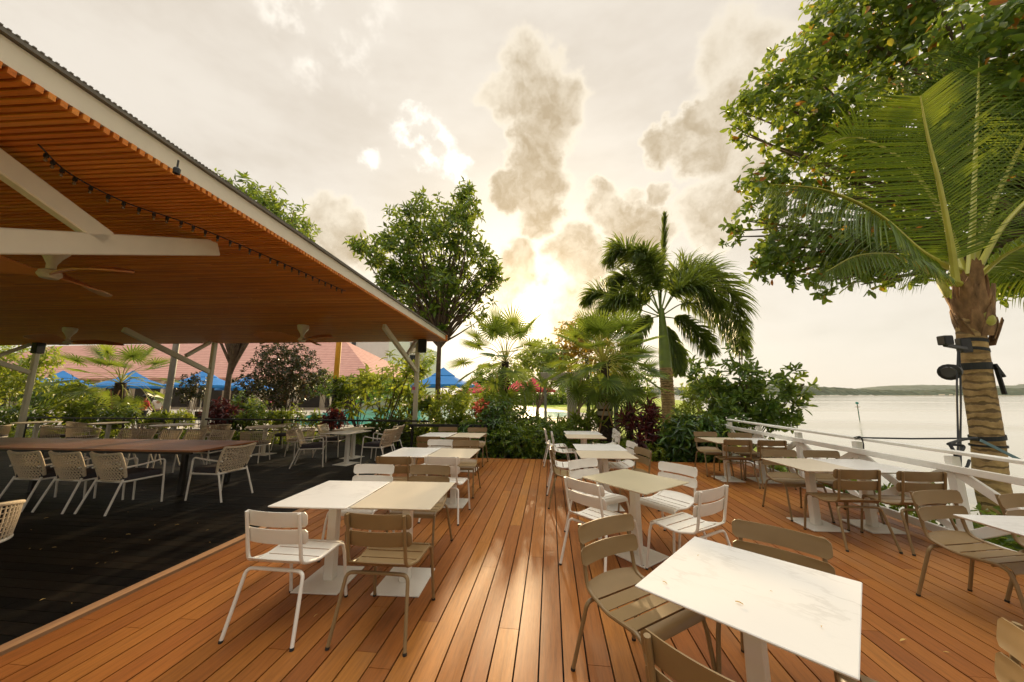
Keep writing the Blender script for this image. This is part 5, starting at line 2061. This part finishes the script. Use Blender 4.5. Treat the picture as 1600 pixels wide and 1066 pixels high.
PAR_M = M['blue_fabric']
PB = Kind(parasol)
gpz = 'blue two tier parasols'
for px, Y, s, lb in [(692, 22, 1.0, 'blue two tier parasol at the pool end, right of the pool post'), (318, 23, 1.02, 'blue two tier parasol beside the middle pavilion post'),
                     (205, 22.5, 1.0, 'blue two tier parasol behind the left fan palm'), (95, 22, 1.0, 'blue two tier parasol right of the leftmost post'),
                     (40, 24, 1.0, 'blue two tier parasol at the far left behind the leftmost post'), (385, 27, .95, 'blue two tier parasol partly behind the bronze tree')]:
    p = at(px, 600, Y)
    PB.put((p.x, p.y, -.14), random.random(), lb, gpz, (s, s, s * .97))
PAR_M = M['red_fabric']
PRK = Kind(parasol)
for px, Y, s, lb in [(833, 27, .85, 'red parasol nearest the concrete post'), (778, 29, .85, 'red parasol seen just right of the sunlit palm trunk'), (742, 30, .80, 'red parasol left of the sunlit palm trunk'), (813, 33, .9, 'red parasol between two others behind the palms')]:
    p = at(px, 600, Y)
    PRK.put((p.x, p.y, -.14), random.random(), lb, 'red parasols beyond the pool', (s, s, s))


# ------------------------------------------------------------------ buildings
def windows(t, rects, m_f='wall_cream', m_p='dark_glass'):
    for (x, y, z, w, h) in rects:
        mb = MB()
        mb.box((x, y - .04, z), (w + .16, .08, h + .16))
        f = part('window_frame', mb, M[m_f], t)
        mb = MB()
        mb.box((x, y - .09, z), (w, .03, h))
        part('window_pane', mb, M[m_p], f)


rb = thing('clubhouse', 'long cream clubhouse with a red tiled hip roof behind the parasols', 'building', (-50, 41, -.15))
mb = MB()
mb.box((-4, 4, 1.9), (62, 12, 3.8))
part('wall', mb, M['wall_cream'], rb)
mb = MB()
x0, x1 = -38, 30.3
ye, yr, ze, zr = -4.6, 4.5, 3.75, 9.4
mb.add([(x0, ye, ze), (x1, ye, ze), (x1 - 9.5, yr, zr), (x0 + 9, yr, zr), (x0, 13.6, ze), (x1, 13.6, ze),
        (x0, ye, ze - .22), (x1, ye, ze - .22), (x1, 13.6, ze - .22), (x0, 13.6, ze - .22)],
       [(0, 1, 2, 3), (1, 5, 2), (5, 4, 3, 2), (4, 0, 3), (0, 6, 7, 1), (1, 7, 8, 5), (5, 8, 9, 4), (4, 9, 6, 0), (6, 9, 8, 7)])
part('roof', mb, M['tiles'], rb)
for k in range(14):
    mb = MB()
    mb.box((-32 + k * 4.4, -4.0, 1.75), (.35, .35, 3.5))
    part('veranda_post', mb, M['wall_cream'], rb)
windows(rb, [(-32.3 + k * 4.4, -2.0, 1.6, 3.7, 2.8) for k in range(14)], m_p='dark_interior')

wb = thing('white_block', 'pale blue white plain building rising behind the red roof', 'building', (-37.5, 62, -.15))
mb = MB()
mb.box((0, 5, 7.5), (13.5, 10, 15))
part('wall', mb, M['wall_white'], wb)
windows(wb, [(-4.2 + 1.9 * k, 0, 11.6, .9, 1.5) for k in range(3)], 'wall_white')
ab = thing('apartment_block', 'cream apartment block with stepped planted balconies behind the pool', 'building', (-37.3, 74, -.15))
mb = MB()
mb.box((2.2, 6, 6.2), (13.6, 11, 12.4))
part('wall', mb, M['wall_white'], ab)
for lv in range(4):
    for k in range(3):
        x = -2.4 + k * 4.4
        mb = MB()
        mb.box((x, -.75, 2.1 + lv * 3.0), (3.9, 1.5, .2))
        mb.box((x, -1.45, 2.6 + lv * 3.0), (3.9, .1, .85))
        f = part('balcony', mb, M['wall_cream'], ab)
        mb = MB()
        for q in range(12):
            mb.bar((x - 1.9 + q * .345, -1.46, 3.02 + lv * 3), (x - 1.9 + q * .345, -1.46, 3.4 + lv * 3), .03, .03)
        mb.bar((x - 1.95, -1.46, 3.42 + lv * 3), (x + 1.95, -1.46, 3.42 + lv * 3), .05, .05)
        part('balcony_rail', mb, M['dark_metal'], f)
windows(ab, [(-2.4 + k * 4.4, .5, 3.55 + lv * 3.0, 3.2, 2.1) for lv in range(4) for k in range(3)])
lw = thing('garden_wall', 'low cream wall far behind the pool and parasols', 'wall', (-12, 66, -.15))
mb = MB()
mb.box((0, 0, .8), (30, .3, 1.6))
part('wall', mb, M['wall_cream'], lw)
mb = MB()
mb.box((0, 0, 1.64), (30.2, .45, .08))
part('coping', mb, M['concrete'], lw)


# simple pool-side tables and chairs under the parasols
def pool_chair():
    t = thing('pool_chair', '', 'chair')
    mb = MB()
    for sx in (-1, 1):
        mb.tube([(sx * .24, -.22, 0), (sx * .24, -.24, .45), (sx * .23, -.30, .88)], .016, 6)
        mb.tube([(sx * .24, .22, 0), (sx * .24, .20, .45)], .016, 6)
    part('frame', mb, M['dark_metal'], t)
    mb = MB()
    mb.box((0, 0, .45), (.48, .46, .03))
    part('seat', mb, M['dark_metal'], t)
    mb = MB()
    mb.box((0, -.27, .70), (.46, .03, .36))
    part('backrest', mb, M['dark_metal'], t)
    return t


PC = Kind(pool_chair)
gpc = 'dark chairs round the poolside tables'
i = 0
for px, Y, lb in [(330, 17.6, 'white poolside table right of the middle pavilion post'), (150, 19, 'white poolside table behind the left fan palm'), (395, 20, 'white poolside table behind the bronze tree')]:
    p = at(px, 640, Y)
    t = thing('poolside_table', lb, 'table', (p.x, p.y, -.14), 0, 'poolside tables')
    mb = MB()
    mb.box((0, 0, .73), (.9, .9, .04))
    part('tabletop', mb, M['white_coat'], t, bevel=.005)
    mb = MB()
    mb.lathe([(.25, 0), (.25, .03), (.04, .05), (.04, .71)], 12)
    part('pedestal', mb, M['white_coat'], t)
    for q in range(4):
        a = q * math.pi / 2 + .4
        PC.put((p.x + .75 * math.sin(a), p.y - .75 * math.cos(a), -.14), a, 'dark chair on the %s side of the %s' % (('near', 'right', 'far', 'left')[q], lb.replace('poolside ', '').replace('pavilion ', '')), gpc)


# ------------------------------------------------------------------ people by the parasols
def person(px, py_head, Y, shirt, label, faceaway, hair='hair', pose=0):
    p = at(px, py_head, Y)
    base = Vector((p.x, p.y, -.14))
    t = thing('person', label, 'person', base, faceaway)
    j = {'hip': (0, 0, .92), 'waist': (0, .0, 1.06), 'chest': (0, .0, 1.30), 'neck': (0, .0, 1.46), 'head0': (0, .01, 1.53), 'head1': (0, .02, 1.63), 'head2': (0, .01, 1.71),
         'shl': (.17, 0, 1.40), 'ell': (.23, .04, 1.13), 'wrl': (.20, .20, .98), 'hal': (.19, .27, .95),
         'shr': (-.17, 0, 1.40), 'elr': (-.24, .03, 1.13), 'wrr': (-.22, .18, .96), 'har': (-.21, .25, .93),
         'hpl': (.09, 0, .88), 'knl': (.10, .03, .48), 'anl': (.10, 0, .09), 'tol': (.11, .14, .03),
         'hpr': (-.09, 0, .88), 'knr': (-.10, .04, .48), 'anr': (-.11, 0, .09), 'tor': (-.12, .14, .03)}
    rad = {'hip': .13, 'waist': .12, 'chest': .14, 'neck': .055, 'head0': .065, 'head1': .095, 'head2': .075, 'shl': .07, 'ell': .045, 'wrl': .032, 'hal': .035, 'shr': .07, 'elr': .045, 'wrr': .032, 'har': .035,
           'hpl': .10, 'knl': .065, 'anl': .045, 'tol': .04, 'hpr': .10, 'knr': .065, 'anr': .045, 'tor': .04}
    ed = [('hip', 'waist'), ('waist', 'chest'), ('chest', 'neck'), ('neck', 'head0'), ('head0', 'head1'), ('head1', 'head2'), ('chest', 'shl'), ('shl', 'ell'), ('ell', 'wrl'), ('wrl', 'hal'),
          ('chest', 'shr'), ('shr', 'elr'), ('elr', 'wrr'), ('wrr', 'har'), ('hip', 'hpl'), ('hpl', 'knl'), ('knl', 'anl'), ('anl', 'tol'), ('hip', 'hpr'), ('hpr', 'knr'), ('knr', 'anr'), ('anr', 'tor')]

    def skin(name, edges, grow, m, lvl=1, root='hip'):
        keys = []
        for a, b in edges:
            for q in (a, b):
                if q not in keys:
                    keys.append(q)
        me = bpy.data.meshes.new(name)
        me.from_pydata([j[q] for q in keys], [(keys.index(a), keys.index(b)) for a, b in edges], [])
        o = link(name, me, None, t)
        sk = o.modifiers.new('skin', 'SKIN')
        for q, sv in zip(keys, me.skin_vertices[0].data):
            r = rad[q] + grow
            sv.radius = (r, r * (.75 if q in ('waist', 'chest', 'hip') else 1))
            sv.use_root = q == root
        ss = o.modifiers.new('sub', 'SUBSURF')
        ss.levels = ss.render_levels = lvl
        me.materials.append(m)
        return o
    skin('body', ed, 0, M['skin'], 2)
    skin('shirt', [('hip', 'waist'), ('waist', 'chest'), ('chest', 'shl'), ('shl', 'ell'), ('chest', 'shr'), ('shr', 'elr')], .018, M[shirt], 2)
    skin('trousers', [('hip', 'hpl'), ('hpl', 'knl'), ('knl', 'anl'), ('hip', 'hpr'), ('hpr', 'knr'), ('knr', 'anr')], .015, M['trousers'], 2)
    mb = MB()
    mb.lathe([(.098, 1.61), (.103, 1.66), (.096, 1.71), (.07, 1.75), (.02, 1.775)], 14, (0, -.012, 0))
    part('hair', mb, M[hair], t, True)


person(228, 612, 15.6, 'shirt_red', 'person in a red shirt seen from behind among the plants under the parasol', R(5))
person(249, 616, 16.6, 'shirt_white', 'person in a white shirt beside the one in red', R(60))
person(428, 612, 22, 'shirt_pink', 'person in a pink top under the dark bronze tree', R(150))

# ------------------------------------------------------------------ on the water
bp_ = onz(1343, 656, -1.6)
bt = thing('channel_marker', 'thin green channel marker pole standing in the water', 'marker', (bp_.x, bp_.y, -1.9))
mb = MB()
mb.lathe([(.05, 0), (.05, 2.2), (.02, 2.25)], 10)
part('pole', mb, plain("green_marker_paint", (.02, .12, .07), .5), bt, True)
mb = MB()
mb.lathe([(.02, 2.25), (.16, 2.3), (.16, 2.5), (.03, 2.56)], 10)
part('top_mark', mb, plain("teal_marker_paint", (.02, .20, .16), .5), bt, True)
mb = MB()
mb.lathe([(.05, 1.88), (.28, 1.90), (.28, 1.94), (.05, 1.95)], 12)
part('platform', mb, plain("rusty_platform", (.25, .12, .05), .8), bt)
for i, (px, ln, lb) in enumerate([(1470, 16, 'white moored boat far out under the wooded shore'), (1485, 9, 'small pale boat just right of the moored boat on the far shore')]):
    p = onz(px, 619.2, -1.6)
    t = thing('boat', lb, 'boat', (p.x, p.y, -1.8), R(90) + math.atan2(p.y, p.x), 'boats off the far shore')
    mb = MB()
    rows = []
    for z, k in ((0, .7), (.8, .95), (1.6, 1.0)):
        rows.append([(k * ln * .5 * x, k * 2.0 * y, z) for x, y in ((-1, -.7), (0, -1), (.6, -.8), (1, 0), (.6, .8), (0, 1), (-1, .7))])
    for a, b in zip(rows, rows[1:]):
        o = len(mb.v)
        mb.v += a + b
        mb.f += [(o + q, o + (q + 1) % 7, o + 7 + (q + 1) % 7, o + 7 + q) for q in range(7)]
    mb.f.append(tuple(range(len(mb.v) - 7, len(mb.v))))
    part('hull', mb, M['white_coat'], t)
    mb = MB()
    mb.box((-ln * .08, 0, 2.5), (ln * .4, 2.2, 1.8))
    part('cabin', mb, M['fan_white'], t, bevel=.1)

# ------------------------------------------------------------------ fallen leaves and petals
def fallen():
    mb = MB()
    rows = []
    for i in range(5):
        u = i / 4
        w = math.sin(min(.96, u + .05) * math.pi) * .5
        rows.append([((j / 2 - .5) * w * .5, u - .5, .06 + .10 * abs(j - 1) + .10 * math.sin(u * 3)) for j in range(3)])
    mb.slab(rows, .02)
    return mb.mesh('fallen_leaf', True)


FL = fallen()


def drop(x, y, z, s, label, group):
    o = link('fallen_leaf', FL, M['dry_leaf'])
    o.location = (x, y, z)
    o.rotation_euler = (random.uniform(-.15, .15), random.uniform(-.15, .15), random.uniform(0, 6.3))
    o.scale = (s, s, s)
    tag(o, label, 'fallen leaf', group)


for k in range(34):
    px, py = random.uniform(0, 380), random.uniform(790, 960)
    p = onz(px, py, 0)
    if p.x < XD - .1:
        drop(p.x, p.y, .004, random.uniform(.018, .040), 'small dry yellow leaf lying on the black deck', 'fallen leaves on the black deck')
for px, py, s in [(493, 964, .03), (403, 955, .02), (356, 860, .022), (1412, 1004, .055), (1480, 1022, .03), (1455, 842, .03), (960, 800, .02), (1310, 880, .022)]:
    p = onz(px, py, 0)
    drop(p.x, p.y, .006, s, 'small dry yellow leaf lying on the orange deck', 'fallen leaves on the orange deck')
for px, py, s in [(1091, 869, .016), (1039, 912, .024), (1155, 944, .030), (1205, 925, .012), (1284, 981, .018)]:
    p = onz(px, py, .747)
    drop(p.x, p.y, .749, s, 'tiny yellow petal fallen on the big marble table', 'petals on the big marble table')

# ================================================================== THE AIR OVER THE WATER
hm = MB()
hm.box((0, 1900, 38), (8600, 4700, 84))


def air(q, p, o):
    q.t.nodes.remove(p)
    v = q.n('ShaderNodeVolumePrincipled')
    v.inputs['Color'].default_value = (.86, .90, .95, 1)
    v.inputs['Density'].default_value = 0.00010
    v.inputs['Anisotropy'].default_value = 0.2
    q.link(v.outputs[0], o.inputs['Volume'])


ho = link('haze', hm.mesh('haze'), mat("pale_air", air))
tag(ho, 'thin pale air that fades the far wooded shore', 'haze', kind='stuff')
